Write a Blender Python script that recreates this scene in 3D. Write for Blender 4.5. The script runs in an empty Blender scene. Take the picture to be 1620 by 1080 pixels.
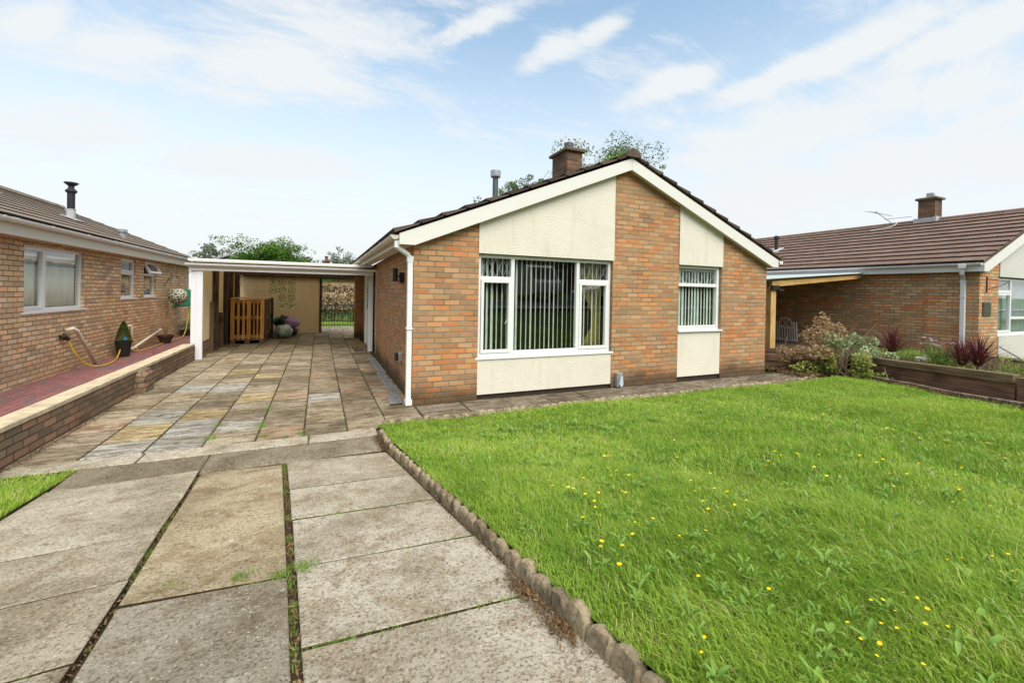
import bpy, bmesh, math, random
import numpy as np
from math import sin, cos, tan, atan, atan2, pi, radians, sqrt, exp
from mathutils import Vector, Matrix, noise as mnoise
random.seed(7)
rng = np.random.default_rng(11)
sc = bpy.context.scene
COL = sc.collection

# ------------------------------------------------------------------ camera
CAM_H = 1.54
yaw, pitch, roll = .421442, .0065625, .017939
fw = Vector((sin(yaw)*cos(pitch), cos(yaw)*cos(pitch), -sin(pitch)))
rt = Vector((cos(yaw), -sin(yaw), 0)); up = rt.cross(fw)
rt2 = rt*cos(roll) + up*sin(roll); up2 = up*cos(roll) - rt*sin(roll)
cd = bpy.data.cameras.new('camera'); cam = bpy.data.objects.new('camera', cd); COL.objects.link(cam)
cam.matrix_world = Matrix(((rt2.x, up2.x, -fw.x, 0), (rt2.y, up2.y, -fw.y, 0), (rt2.z, up2.z, -fw.z, CAM_H), (0, 0, 0, 1)))
cd.sensor_width = 36; cd.lens = 680.07/1620*36; cd.shift_y = -(540-467.705)/1620
cd.clip_start = .05; cd.clip_end = 2000
sc.camera = cam

# ------------------------------------------------------------------ light
SUN_EL, SUN_AZ = radians(50), radians(172)      # azimuth clockwise from +Y: behind the camera
w = bpy.data.worlds.new('World'); sc.world = w; w.use_nodes = True
nt = w.node_tree; N = nt.nodes; L = nt.links
for n in list(N): N.remove(n)
out = N.new('ShaderNodeOutputWorld'); bg = N.new('ShaderNodeBackground'); L.new(bg.outputs[0], out.inputs[0])
sky = N.new('ShaderNodeTexSky'); sky.sky_type = 'NISHITA'; sky.sun_disc = False
sky.sun_elevation = SUN_EL; sky.sun_rotation = SUN_AZ; sky.air_density = 1.0; sky.dust_density = .8; sky.ozone_density = 1.4
bg.inputs['Strength'].default_value = .15
def wn(t, **k):
    n = N.new(t)
    for a, b in k.items(): setattr(n, a, b)
    return n
def wmath(op, a, b=None, clamp=False):
    n = wn('ShaderNodeMath', operation=op, use_clamp=clamp)
    for i, v in enumerate((a, b)):
        if v is None: continue
        if isinstance(v, (int, float)): n.inputs[i].default_value = v
        else: L.new(v, n.inputs[i])
    return n.outputs[0]
tc = wn('ShaderNodeTexCoord'); sp = wn('ShaderNodeSeparateXYZ'); L.new(tc.outputs['Generated'], sp.inputs[0])
zz = wmath('ADD', wmath('MAXIMUM', sp.outputs[2], 0.0), .22)
cb = wn('ShaderNodeCombineXYZ'); L.new(wmath('DIVIDE', sp.outputs[0], zz), cb.inputs[0]); L.new(wmath('DIVIDE', sp.outputs[1], zz), cb.inputs[1])
mp = wn('ShaderNodeMapping'); mp.inputs['Rotation'].default_value = (0, 0, radians(-38)); mp.inputs['Scale'].default_value = (.62, 1.35, 1)
mp.inputs['Location'].default_value = (3.3, 1.1, 0)
L.new(cb.outputs[0], mp.inputs[0])
n1 = wn('ShaderNodeTexNoise'); n1.inputs['Scale'].default_value = 1.25; n1.inputs['Detail'].default_value = 9; n1.inputs['Roughness'].default_value = .56; n1.inputs['Distortion'].default_value = .35
L.new(mp.outputs[0], n1.inputs['Vector'])
n2 = wn('ShaderNodeTexNoise'); n2.inputs['Scale'].default_value = 4.2; n2.inputs['Detail'].default_value = 10; n2.inputs['Roughness'].default_value = .68; n2.inputs['Distortion'].default_value = .6; L.new(mp.outputs[0], n2.inputs['Vector'])
bias = None
for (bx_, by_, ra, rb, an_) in [(-0.086, 1.375, 0.445, 0.187, -0.832), (-0.484, 1.507, 0.228, 0.114, -0.537), (-0.773, 1.932, 0.241, 0.145, -0.439), (-0.146, 2.079, 0.352, 0.141, -0.21), (1.215, 0.839, 0.139, 0.042, -1.416), (1.265, 0.658, 0.144, 0.055, -1.482), (1.414, 0.513, 0.125, 0.062, -1.583), (1.546, 0.911, 0.377, 0.132, -1.246), (0.58, 1.127, 0.101, 0.046, -1.145), (0.678, 0.939, 0.071, 0.035, -1.192), (0.99, 1.012, 0.122, 0.049, -1.18), (-0.64, 1.435, 0.109, 0.044, -0.735), (2.025, 1.029, 0.498, 0.249, -1.359), (0.361, 1.088, 0.12, 0.036, -0.874), (1.849, 0.614, 0.136, 0.048, -1.748)]:
    # soft elliptical banks of cloud fixed in the sky: centre, radii and heading in the sky plane
    m1 = wn('ShaderNodeMapping', vector_type='TEXTURE'); m1.inputs['Location'].default_value = (bx_, by_, 0); m1.inputs['Rotation'].default_value = (0, 0, an_); m1.inputs['Scale'].default_value = (ra, rb, 1)
    L.new(cb.outputs[0], m1.inputs[0]); ln = wn('ShaderNodeVectorMath', operation='LENGTH'); L.new(m1.outputs[0], ln.inputs[0])
    mr = wn('ShaderNodeMapRange', interpolation_type='SMOOTHSTEP'); mr.inputs[1].default_value = .0; mr.inputs[2].default_value = 2.1; mr.inputs[3].default_value = 1; mr.inputs[4].default_value = 0
    L.new(ln.outputs['Value'], mr.inputs[0]); bias = mr.outputs[0] if bias is None else wmath('MAXIMUM', bias, mr.outputs[0])
cr = wn('ShaderNodeMapRange', interpolation_type='SMOOTHSTEP'); cr.inputs['From Min'].default_value = .52; cr.inputs['From Max'].default_value = .82
L.new(wmath('ADD', wmath('ADD', wmath('MULTIPLY', n1.outputs[0], .75), wmath('MULTIPLY', n2.outputs[0], .85)), wmath('SUBTRACT', wmath('MULTIPLY', bias, .34), .26)), cr.inputs[0])
hz = wn('ShaderNodeMapRange', interpolation_type='SMOOTHSTEP'); hz.inputs['From Min'].default_value = .06; hz.inputs['From Max'].default_value = .62
hz.inputs['To Min'].default_value = .96; hz.inputs['To Max'].default_value = .06
L.new(sp.outputs[2], hz.inputs[0])
cf = wmath('MAXIMUM', wmath('MULTIPLY', cr.outputs[0], .88), hz.outputs[0])
# cloud + haze union: 1-(1-a)(1-b)
inv = wmath('MULTIPLY', wmath('SUBTRACT', 1.0, wmath('MULTIPLY', cr.outputs[0], .93)), wmath('SUBTRACT', 1.0, hz.outputs[0]))
cf = wmath('SUBTRACT', 1.0, inv)
skm = wn('ShaderNodeMix', data_type='RGBA', blend_type='MULTIPLY'); skm.inputs[0].default_value = 1
L.new(sky.outputs[0], skm.inputs[6]); skm.inputs[7].default_value = (.60, .62, .53, 1)
mx = wn('ShaderNodeMix', data_type='RGBA'); L.new(cf, mx.inputs[0]); L.new(skm.outputs[2], mx.inputs[6]); mx.inputs[7].default_value = (1.76, 1.82, 1.85, 1)
zc = wn('ShaderNodeMapRange', interpolation_type='SMOOTHSTEP'); zc.inputs[1].default_value = .60; zc.inputs[2].default_value = .82; L.new(sp.outputs[2], zc.inputs[0])
mz = wn('ShaderNodeMix', data_type='RGBA'); L.new(zc.outputs[0], mz.inputs[0]); L.new(mx.outputs[2], mz.inputs[6]); mz.inputs[7].default_value = (3.3, 3.25, 3.15, 1)    # brighter zenith added above the view as fill light
L.new(mz.outputs[2], bg.inputs[0])

sd = bpy.data.lights.new('sun', 'SUN'); sun = bpy.data.objects.new('sun', sd); COL.objects.link(sun)
sd.energy = 1.25; sd.angle = radians(45); sd.color = (1, .95, .86)
sdir = Vector((sin(SUN_AZ)*cos(SUN_EL), cos(SUN_AZ)*cos(SUN_EL), sin(SUN_EL)))
sun.rotation_euler = sdir.to_track_quat('Z', 'Y').to_euler()
sc.view_settings.view_transform = 'Standard'; sc.view_settings.look = 'None'; sc.view_settings.gamma = 1
sc.view_settings.exposure = 1.75
sc.cycles.max_bounces = 8; sc.cycles.diffuse_bounces = 4; sc.cycles.transparent_max_bounces = 16
sc.cycles.use_denoising = True

# ------------------------------------------------------------------ materials
MATS = {}
class G:
    """small node-graph helper"""
    def __init__(s, name):
        s.m = bpy.data.materials.new(name); s.m.use_nodes = True; s.t = s.m.node_tree
        s.b = s.t.nodes['Principled BSDF']; s.o = s.t.nodes['Material Output']; MATS[name] = s.m
    def n(s, t, **k):
        x = s.t.nodes.new(t)
        for a, b in k.items(): setattr(x, a, b)
        return x
    def l(s, a, b): s.t.links.new(a, b)
    def put(s, v, sock):
        if isinstance(v, (int, float)): sock.default_value = v
        elif isinstance(v, (tuple, list)): sock.default_value = tuple(v) + ((1,) if len(v) == 3 and len(sock.default_value) == 4 else ())
        else: s.l(v, sock)
    def math(s, op, a, b=None, c=None, clamp=False):
        x = s.n('ShaderNodeMath', operation=op, use_clamp=clamp)
        for i, v in enumerate((a, b, c)):
            if v is not None: s.put(v, x.inputs[i])
        return x.outputs[0]
    def mix(s, f, a, b, bt='MIX'):
        x = s.n('ShaderNodeMix', data_type='RGBA', blend_type=bt)
        s.put(f, x.inputs[0]); s.put(a, x.inputs[6]); s.put(b, x.inputs[7]); return x.outputs[2]
    def uv(s): return s.n('ShaderNodeUVMap').outputs[0]
    def pos(s): return s.n('ShaderNodeNewGeometry').outputs['Position']
    def obj(s): return s.n('ShaderNodeTexCoord').outputs['Object']
    def island(s): return s.n('ShaderNodeNewGeometry').outputs['Random Per Island']
    def noise(s, v, scale, detail=4, rough=.5, dist=0.0):
        x = s.n('ShaderNodeTexNoise'); s.put(v, x.inputs['Vector']); x.inputs['Scale'].default_value = scale
        x.inputs['Detail'].default_value = detail; x.inputs['Roughness'].default_value = rough; x.inputs['Distortion'].default_value = dist
        return x.outputs[0]
    def vor(s, v, scale, feat='F1'):
        x = s.n('ShaderNodeTexVoronoi', feature=feat); s.put(v, x.inputs['Vector']); x.inputs['Scale'].default_value = scale
        return x.outputs[0]
    def scl(s, v, sc_):
        x = s.n('ShaderNodeMapping'); s.put(v, x.inputs[0]); x.inputs['Scale'].default_value = sc_; return x.outputs[0]
    def ramp(s, f, stops, interp='LINEAR'):
        x = s.n('ShaderNodeValToRGB'); x.color_ramp.interpolation = interp; s.put(f, x.inputs[0])
        e = x.color_ramp.elements
        while len(e) < len(stops): e.new(.5)
        for i, (p, c) in enumerate(stops):
            e[i].position = p; e[i].color = tuple(c) + (1,) if len(c) == 3 else c
        return x.outputs[0]
    def rng(s, v, a, b, c=0.0, d=1.0, smooth=True):
        x = s.n('ShaderNodeMapRange', interpolation_type='SMOOTHSTEP' if smooth else 'LINEAR')
        s.put(v, x.inputs[0]); x.inputs[1].default_value = a; x.inputs[2].default_value = b; x.inputs[3].default_value = c; x.inputs[4].default_value = d
        return x.outputs[0]
    def bump(s, h, strength=.5, dist=.01, nrm=None):
        x = s.n('ShaderNodeBump'); x.inputs['Strength'].default_value = strength; x.inputs['Distance'].default_value = dist
        s.put(h, x.inputs['Height'])
        if nrm is not None: s.l(nrm, x.inputs['Normal'])
        s.l(x.outputs[0], s.b.inputs['Normal']); return x.outputs[0]
    def base(s, c, rough=.8, spec=.3, metal=0.0):
        s.put(c, s.b.inputs['Base Color']); s.put(rough, s.b.inputs['Roughness']); s.b.inputs['Specular IOR Level'].default_value = spec
        s.b.inputs['Metallic'].default_value = metal; return s.m

def brick_mat(name, cols, mortar, soot=.25, low=0.0):
    g = G(name); uv = g.uv()
    wob = g.noise(uv, 3.0, 2)
    sx = g.n('ShaderNodeSeparateXYZ'); g.l(uv, sx.inputs[0])
    u0, v0 = sx.outputs[0], sx.outputs[1]
    v = g.math('ADD', v0, g.math('MULTIPLY', g.math('SUBTRACT', wob, .5), .012))
    row = g.math('FLOOR', g.math('DIVIDE', v, .075))
    fv = g.math('SUBTRACT', g.math('DIVIDE', v, .075), row)
    off = g.math('MULTIPLY', g.math('MODULO', g.math('ABSOLUTE', row), 2.0), .5)
    wr = g.n('ShaderNodeTexWhiteNoise', noise_dimensions='1D'); g.l(row, wr.inputs['W'])
    uu = g.math('ADD', g.math('ADD', g.math('DIVIDE', u0, .225), off), g.math('MULTIPLY', wr.outputs[0], .16))
    colm = g.math('FLOOR', uu); fu = g.math('SUBTRACT', uu, colm)
    cv = g.n('ShaderNodeCombineXYZ'); g.l(colm, cv.inputs[0]); g.l(row, cv.inputs[1])
    wnz = g.n('ShaderNodeTexWhiteNoise', noise_dimensions='2D'); g.l(cv.outputs[0], wnz.inputs[0])
    r1 = wnz.outputs[0]
    sc_ = g.n('ShaderNodeSeparateColor'); g.l(wnz.outputs[1], sc_.inputs[0]); r2 = sc_.outputs[1]; r3 = sc_.outputs[2]
    edgej = g.math('MULTIPLY', g.math('SUBTRACT', g.noise(uv, 45, 2), .5), .09)
    du = g.math('MULTIPLY', g.math('MINIMUM', fu, g.math('SUBTRACT', 1.0, fu)), 3.0)
    dv = g.math('MINIMUM', fv, g.math('SUBTRACT', 1.0, fv))
    d = g.math('ADD', g.math('MINIMUM', du, dv), edgej)
    m = g.rng(d, .075, .130)         # 0 in mortar, 1 in brick
    nc = len(cols)
    bc = g.ramp(r1, [(i/nc, c) for i, c in enumerate(cols)], 'CONSTANT')
    vari = g.noise(uv, 22, 5, .65)
    bc = g.mix(g.rng(vari, .35, .75, 0, .55), bc, g.mix(.5, bc, (.22, .14, .08)))
    hv = g.n('ShaderNodeHueSaturation'); g.l(bc, hv.inputs['Color']); g.l(g.math('ADD', .93, g.math('MULTIPLY', r2, .36)), hv.inputs['Value'])
    bc = hv.outputs[0]
    st = g.noise(uv, .9, 5, .6)
    bc = g.mix(g.rng(st, .48, .78, 0, soot), bc, (.09, .065, .04))
    moc = g.mix(g.rng(g.noise(uv, 2.3, 4), .4, .7), mortar, tuple(c*.62 for c in mortar))
    c = g.mix(m, moc, bc)
    # speckles of old mortar/lime
    spk = g.rng(g.noise(uv, 9.0, 6, .7), .70, .76)
    c = g.mix(g.math('MULTIPLY', spk, .55), c, (.62, .55, .45))
    if low:   # damp, algae-stained lowest courses
        c = g.mix(g.math('MULTIPLY', g.rng(g.math('ADD', v0, g.math('MULTIPLY', st, .5)), .30, .62, 1, 0), low), c, (.045, .035, .022))
    h = g.math('ADD', g.math('MULTIPLY', m, .8), g.math('ADD', g.math('MULTIPLY', g.noise(uv, 60, 4, .6), .35), g.math('MULTIPLY', r3, .3)))
    g.bump(h, .8, .010)
    return g.base(c, .9, .15)

brick_main = brick_mat('brick_main', [(.43,.205,.09),(.38,.22,.115),(.46,.185,.072),(.40,.235,.12),(.34,.185,.095),(.44,.25,.12),(.49,.185,.068),(.39,.225,.11),(.32,.18,.10),(.42,.215,.10),(.40,.17,.08),(.46,.21,.085),(.36,.21,.11)], (.27,.235,.155), .22, .8)
brick_left = brick_mat('brick_left', [(.60,.40,.225),(.53,.37,.22),(.66,.43,.25),(.49,.33,.20),(.64,.36,.20),(.61,.46,.30),(.45,.30,.18),(.62,.38,.21)], (.26,.205,.135), .25)
brick_right = brick_mat('brick_right', [(.46,.30,.15),(.55,.26,.11),(.41,.27,.14),(.51,.33,.17),(.58,.21,.08),(.37,.24,.13),(.49,.31,.16)], (.26,.215,.15), .25)
brick_dark = brick_mat('brick_dark', [(.11,.068,.048),(.15,.08,.052),(.09,.06,.045),(.18,.09,.052),(.075,.052,.04)], (.14,.11,.08), .5)
brick_low = brick_mat('brick_low', [(.19,.13,.085),(.24,.14,.09),(.15,.11,.075),(.21,.15,.10),(.26,.15,.09)], (.12,.095,.065), .8)

def render_mat(name, col, dark=.5):
    g = G(name); p = g.pos()
    c = g.mix(g.rng(g.noise(p, 1.6, 5, .6), .42, .75, 0, .28), col, tuple(x*dark for x in col))
    c = g.mix(g.rng(g.noise(g.scl(p, (9, 9, 1.2)), 1.0, 4), .52, .78, 0, .24), c, (.42, .36, .24))
    h = g.math('ADD', g.noise(p, 38, 3, .6), g.math('MULTIPLY', g.vor(p, 70, 'SMOOTH_F1'), .6))
    g.bump(h, .55, .010); return g.base(c, .92, .1)
render_cream = render_mat('render_cream', (.67, .625, .525), .75)
render_white = render_mat('render_white', (.56, .545, .50), .75)
render_shed = render_mat('render_shed', (.82, .66, .42), .75)

def upvc(name, c, r=.35):
    g = G(name); p = g.pos()
    cc = g.mix(g.rng(g.noise(g.scl(p, (3, 3, 12)), 1.3, 5, .6), .5, .8, 0, .22), c, tuple(x*.7 for x in c))
    return g.base(cc, r, .4)
white = upvc('white_plastic', (.70, .70, .69)); fascia_white = upvc('painted_fascia', (.66, .65, .60), .5)
off_white = upvc('aged_white_plastic', (.62, .57, .47), .5)

def simple(name, c, rough=.7, spec=.3, metal=0, var=.25, scale=8, bump=0, bscale=40):
    g = G(name); p = g.pos()
    cc = g.mix(g.rng(g.noise(p, scale, 5, .6), .35, .75, 0, 1), c, tuple(x*(1-var) for x in c))
    if bump: g.bump(g.noise(p, bscale, 4, .6), bump, .01)
    return g.base(cc, rough, spec, metal)
black_metal = simple('black_metal', (.02, .02, .022), .45, .4)
grey_metal = simple('galvanised_metal', (.42, .43, .45), .45, .5, .6, .35)
grey_flue = simple('grey_flue', (.10, .11, .12), .5, .4, .3)
dark_trim = simple('dark_trim', (.05, .035, .025), .7)
terracotta = simple('clay_pot', (.16, .08, .05), .8)
black_pot = simple('black_pot', (.022, .018, .018), .5)
soil_m = simple('soil', (.075, .05, .03), .95, .1, 0, .5, 14, 1, 30)
ivory = simple('ivory_plastic', (.80, .74, .58), .45)
green_plastic = simple('green_plastic', (.03, .22, .13), .45, .4)
yellow_hose = simple('yellow_hose', (.62, .42, .03), .45, .4)
purple_plastic = simple('purple_plastic', (.42, .22, .46), .4, .5, 0, .4, 12, .6, 20)
clear_bag = simple('clear_plastic_bag', (.50, .60, .50), .2, .8, 0, .75, 14, 1, 25)
rust = simple('rusty_iron', (.12, .05, .025), .9)
plaque_m = simple('slate_plaque', (.10, .10, .07), .7, .3, 0, .8, 40, 1, 60)
lead = simple('lead_flashing', (.42, .43, .44), .6)
cap_m = simple('concrete_cap', (.56, .47, .32), .9, .15, 0, .4, 6, .5, 50)
curtain_y = simple('yellow_curtain', (.55, .42, .13), .9)
net_m = simple('net_curtain', (.84, .90, .82), .9, .1, 0, .12, 6)
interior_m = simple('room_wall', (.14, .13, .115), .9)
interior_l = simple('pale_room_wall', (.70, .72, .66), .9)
blind_m = simple('blind_fabric', (.66, .72, .66), .8)
lattice_m = simple('lattice_bar', (.45, .44, .42), .5)
gate_white = simple('white_gate_paint', (.86, .83, .78), .5)
asphalt = simple('asphalt', (.06, .06, .062), .9, .2, 0, .35, 5, .6, 90)
kerb_m = simple('kerb_concrete', (.32, .30, .26), .9, .2, 0, .3, 8, .5, 60)
van_paint = simple('cream_vehicle_paint', (.66, .65, .60), .3, .5, 0, .1)
silver = simple('silver_vehicle_paint', (.36, .38, .41), .3, .5, .5, .1)
tyre_m = simple('tyre', (.02, .02, .02), .8)
dark_glass = simple('dark_vehicle_glass', (.015, .018, .02), .08, .6)
flower_y = simple('yellow_petals', (.85, .55, .01), .7, .2, 0, .25, 200)
flower_p = simple('pink_petals', (.62, .36, .48), .8, .2, 0, .3, 60)
flower_w = simple('white_petals', (.75, .74, .66), .8)
stem_m = simple('green_stem', (.10, .17, .03), .8)
red_leaf = simple('red_leaves', (.35, .04, .03), .7)
blue_star = simple('blue_decoration', (.01, .30, .48), .4)
bike_blue = simple('turquoise_paint', (.05, .42, .50), .4)
wire_m = simple('grey_wire', (.25, .25, .25), .6)

def wood(name, c1, c2, grain='z', bump=.5, rough=.85):
    g = G(name); p = g.obj()
    s_ = {'x': (1.2, 14, 14), 'y': (14, 1.2, 14), 'z': (14, 14, 1.2)}[grain]
    v = g.scl(p, s_); f = g.noise(v, 1.6, 6, .65, .4)
    c = g.mix(g.rng(f, .3, .72), c1, c2)
    c = g.mix(g.rng(g.noise(p, 2.2, 4), .5, .75, 0, .6), c, tuple(x*.5 for x in c2))
    iso = g.island()
    hv = g.n('ShaderNodeHueSaturation'); g.l(c, hv.inputs['Color']); g.l(g.math('ADD', .75, g.math('MULTIPLY', iso, .5)), hv.inputs['Value'])
    g.bump(f, bump, .01); return g.base(hv.outputs[0], rough, .2)
pallet_wood = wood('pallet_wood', (.68, .36, .12), (.40, .18, .06), 'z')
pallet_dark = wood('weathered_pallet_wood', (.20, .14, .08), (.09, .055, .03), 'z')
sleeper_m = wood('sleeper_wood', (.25, .18, .11), (.09, .06, .04), 'x', 1)
sleeper_r = wood('red_brown_sleeper_wood', (.27, .155, .105), (.11, .062, .045), 'x', 1)
timber_dark = wood('stained_timber', (.11, .075, .05), (.04, .025, .018), 'z')
timber_new = wood('new_timber', (.64, .42, .18), (.46, .28, .10), 'z')
timber_newx = wood('new_timber_beam', (.60, .38, .14), (.42, .25, .08), 'x')
bark = wood('bark', (.12, .09, .065), (.05, .04, .03), 'z', 1)

def tile_mat(name, c1, c2, moss=.0):
    g = G(name); uv = g.uv(); p = g.pos()
    sx = g.n('ShaderNodeSeparateXYZ'); g.l(uv, sx.inputs[0])
    row = g.math('FLOOR', g.math('ADD', sx.outputs[1], .001))
    uu = g.math('ADD', g.math('DIVIDE', sx.outputs[0], .30), g.math('MULTIPLY', g.math('MODULO', row, 2.0), .5))
    cm = g.math('FLOOR', uu); fu = g.math('SUBTRACT', uu, cm)
    cv = g.n('ShaderNodeCombineXYZ'); g.l(cm, cv.inputs[0]); g.l(row, cv.inputs[1])
    wz = g.n('ShaderNodeTexWhiteNoise', noise_dimensions='2D'); g.l(cv.outputs[0], wz.inputs[0])
    c = g.mix(wz.outputs[0], c1, c2)
    c = g.mix(g.rng(g.noise(p, 3.5, 6, .65), .45, .75, 0, .55), c, tuple(x*.55 for x in c1))
    j = g.rng(g.math('MINIMUM', fu, g.math('SUBTRACT', 1.0, fu)), .01, .03)
    c = g.mix(j, tuple(x*.7 for x in c1), c)
    if moss: c = g.mix(g.rng(g.noise(p, 2.1, 6, .7), .60, .68, 0, moss), c, (.17, .16, .035))
    c = g.mix(g.rng(g.noise(p, 12, 4, .7), .70, .76, 0, .4), c, (.42, .36, .28))
    g.bump(g.math('ADD', j, g.math('MULTIPLY', g.noise(p, 50, 4), .5)), .5, .008)
    return g.base(c, .9, .15)
tile_main = tile_mat('roof_tile_dark', (.085, .060, .050), (.12, .085, .068))
tile_left = tile_mat('roof_tile_mossy', (.16, .125, .10), (.23, .185, .145), .8)
tile_right = tile_mat('roof_tile_brown', (.142, .096, .076), (.178, .120, .096), .0)
tile_edge_shade = simple('tile_edge_shade', (.05, .038, .032), .95, .1, 0, .5, 6)  # dirty tile noses, darkened further to paint in the shadow line under each course
tile_grey = tile_mat('roof_tile_grey', (.23, .23, .23), (.30, .29, .28))

def flag_mat(name, ramp_cols, speck=.5, bstr=.7, riven=True):
    """paving: tint by island, attribute 'tint' mixes in a slab's own colour"""
    g = G(name); p = g.pos(); isl = g.island()
    c = g.ramp(isl, [(i/max(1, len(ramp_cols)-1), q) for i, q in enumerate(ramp_cols)])
    at = g.n('ShaderNodeAttribute', attribute_name='tint'); 
    c = g.mix(at.outputs['Alpha'], c, at.outputs['Color'])
    va = g.n('ShaderNodeVectorMath', operation='ADD'); g.l(p, va.inputs[0])
    cc = g.n('ShaderNodeCombineXYZ'); g.l(g.math('MULTIPLY', isl, 37.0), cc.inputs[0]); g.l(g.math('MULTIPLY', isl, 91.0), cc.inputs[2]); g.l(cc.outputs[0], va.inputs[1])
    q = va.outputs[0]
    c = g.mix(g.rng(g.noise(q, 1.7, 6, .62), .38, .68, 0, .62), c, g.mix(1, c, (.42, .37, .28), 'MULTIPLY'))
    if riven: c = g.mix(g.rng(g.noise(g.scl(q, (3.0, 11, 1)), 1.3, 6, .75, .9), .44, .58, 0, .85), c, g.mix(1, c, (.36, .28, .19), 'MULTIPLY'))
    else:
        c = g.mix(g.rng(g.noise(q, 3.6, 8, .8, .8), .48, .58, 0, .6), c, g.mix(1, c, (.60, .50, .38), 'MULTIPLY'))
        c = g.mix(g.rng(g.noise(q, 14, 5, .8), .52, .62, 0, .45), c, g.mix(1, c, (.45, .38, .28), 'MULTIPLY'))
        pv = g.n('ShaderNodeTexVoronoi'); g.put(q, pv.inputs[0]); pv.inputs['Scale'].default_value = 95
        ps = g.n('ShaderNodeSeparateColor'); g.l(pv.outputs[1], ps.inputs[0])
        c = g.mix(g.math('MULTIPLY', g.rng(pv.outputs[0], .32, .42, 1, 0), g.rng(ps.outputs[0], .45, .95, 0, .75)), c, g.ramp(ps.outputs[1], [(0, (.10, .085, .065)), (.5, (.30, .26, .20)), (1, (.62, .58, .50))]))
    c = g.mix(g.rng(g.noise(q, 75, 5, .75), .50, .62, 0, speck), c, (.055, .045, .030))
    c = g.mix(g.rng(g.noise(q, 48, 4, .75), .60, .70, 0, speck*.8), c, (.55, .52, .44))
    c = g.mix(g.rng(g.noise(p, 5.5, 5, .7), .64, .73, 0, .55), c, (.56, .53, .45))   # lichen patches
    h = g.math('ADD', g.noise(q, 70, 6, .7), g.math('MULTIPLY', g.noise(g.scl(q, (1.0, 2.2, 1)), 5.0, 5, .6, .8), 2.0 if riven else .5))
    g.bump(h, bstr, .012); return g.base(c, .88, .2)
flag_patio = flag_mat('riven_flags', [(.42,.36,.26),(.28,.235,.165),(.47,.41,.30),(.35,.295,.205),(.24,.20,.14),(.43,.37,.27),(.38,.31,.21)], .55, .9)
flag_path = flag_mat('path_flags', [(.25,.215,.165),(.20,.17,.13),(.29,.25,.19),(.23,.20,.15)], .5, .8)
slab_drive = flag_mat('concrete_slab', [(.44,.395,.31),(.38,.335,.255),(.48,.44,.35),(.42,.37,.285)], .75, .9, False)

g = G('joint_soil'); p = g.pos()
c = g.mix(g.rng(g.noise(p, 6, 5, .7), .5, .62), (.055, .038, .022), (.09, .12, .02)); g.bump(g.noise(p, 60, 4), 1, .01)
joint_m = g.base(c, .95, .1)
g = G('block_paving'); uv = g.uv()
bt = g.n('ShaderNodeTexBrick'); g.l(uv, bt.inputs[0]); bt.inputs['Scale'].default_value = 1
bt.inputs['Brick Width'].default_value = .2; bt.inputs['Row Height'].default_value = .1; bt.inputs['Mortar Size'].default_value = .006
bt.inputs['Color1'].default_value = (.32, .13, .12, 1); bt.inputs['Color2'].default_value = (.24, .10, .095, 1); bt.inputs['Mortar'].default_value = (.06, .045, .04, 1)
n_ = g.noise(g.scl(uv, (1.0, 3.0, 1)), 2.2, 3, .6)
c = g.mix(g.rng(n_, .55, .60, 0, .75), bt.outputs[0], (.10, .12, .13))
c = g.mix(g.rng(g.noise(uv, 30, 4), .5, .75, 0, .5), c, (.07, .045, .04)); g.bump(bt.outputs[1], -.5, .006)
block_m = g.base(c, .8, .25)
g = G('lawn_soil'); p = g.pos()
c = g.ramp(g.noise(p, 2.2, 6, .7), [(.3, (.07, .12, .015)), (.5, (.11, .17, .02)), (.7, (.17, .18, .04))]); g.bump(g.noise(p, 40, 5, .7), 1, .03)
lawnbase_m = g.base(c, .95, .1)
g = G('verge_ground'); p = g.pos()
c = g.ramp(g.noise(p, .8, 6, .7), [(.3, (.05, .09, .015)), (.6, (.09, .13, .025))]); g.bump(g.noise(p, 25, 5, .7), 1, .03)
ground_m = g.base(c, .95, .1)

def leaf_mat(name, stops, trans=.35, rough=.6, scale=1.2):
    g = G(name); isl = g.island(); p = g.pos()
    f = g.math('ADD', g.math('MULTIPLY', isl, .6), g.math('MULTIPLY', g.rng(g.noise(p, scale, 4, .6), .3, .7), .4))
    c = g.ramp(f, stops); g.base(c, rough, .25)
    tr = g.n('ShaderNodeBsdfTranslucent'); g.l(c, tr.inputs[0]); ms = g.n('ShaderNodeMixShader'); ms.inputs[0].default_value = trans
    g.l(g.b.outputs[0], ms.inputs[1]); g.l(tr.outputs[0], ms.inputs[2]); g.l(ms.outputs[0], g.o.inputs[0]); return g.m
g = G('grass_blades'); isl = g.island(); p = g.pos()
pat = g.rng(g.noise(p, .9, 6, .7, .6), .38, .62); fin = g.rng(g.noise(p, 5.5, 4, .6), .3, .7)
f_ = g.math('ADD', g.math('MULTIPLY', isl, .42), g.math('ADD', g.math('MULTIPLY', pat, .36), g.math('MULTIPLY', fin, .22)))
c = g.ramp(f_, [(0, (.13, .23, .030)), (.3, (.21, .36, .038)), (.55, (.30, .45, .055)), (.78, (.39, .51, .085)), (1, (.52, .56, .17))])
c = g.mix(g.math('MULTIPLY', g.rng(g.noise(p, 1.7, 5, .7), .60, .70), g.rng(isl, .55, .75)), c, (.50, .42, .20))
c = g.mix(g.rng(isl, .955, .965), c, (.60, .50, .28))
g.base(c, .6, .25); tr = g.n('ShaderNodeBsdfTranslucent'); g.l(c, tr.inputs[0]); ms = g.n('ShaderNodeMixShader'); ms.inputs[0].default_value = .45
g.l(g.b.outputs[0], ms.inputs[1]); g.l(tr.outputs[0], ms.inputs[2]); g.l(ms.outputs[0], g.o.inputs[0]); grass_m = g.m
weed_m = leaf_mat('weed_leaves', [(0, (.11, .22, .025)), (1, (.22, .34, .06))], .35)
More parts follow.
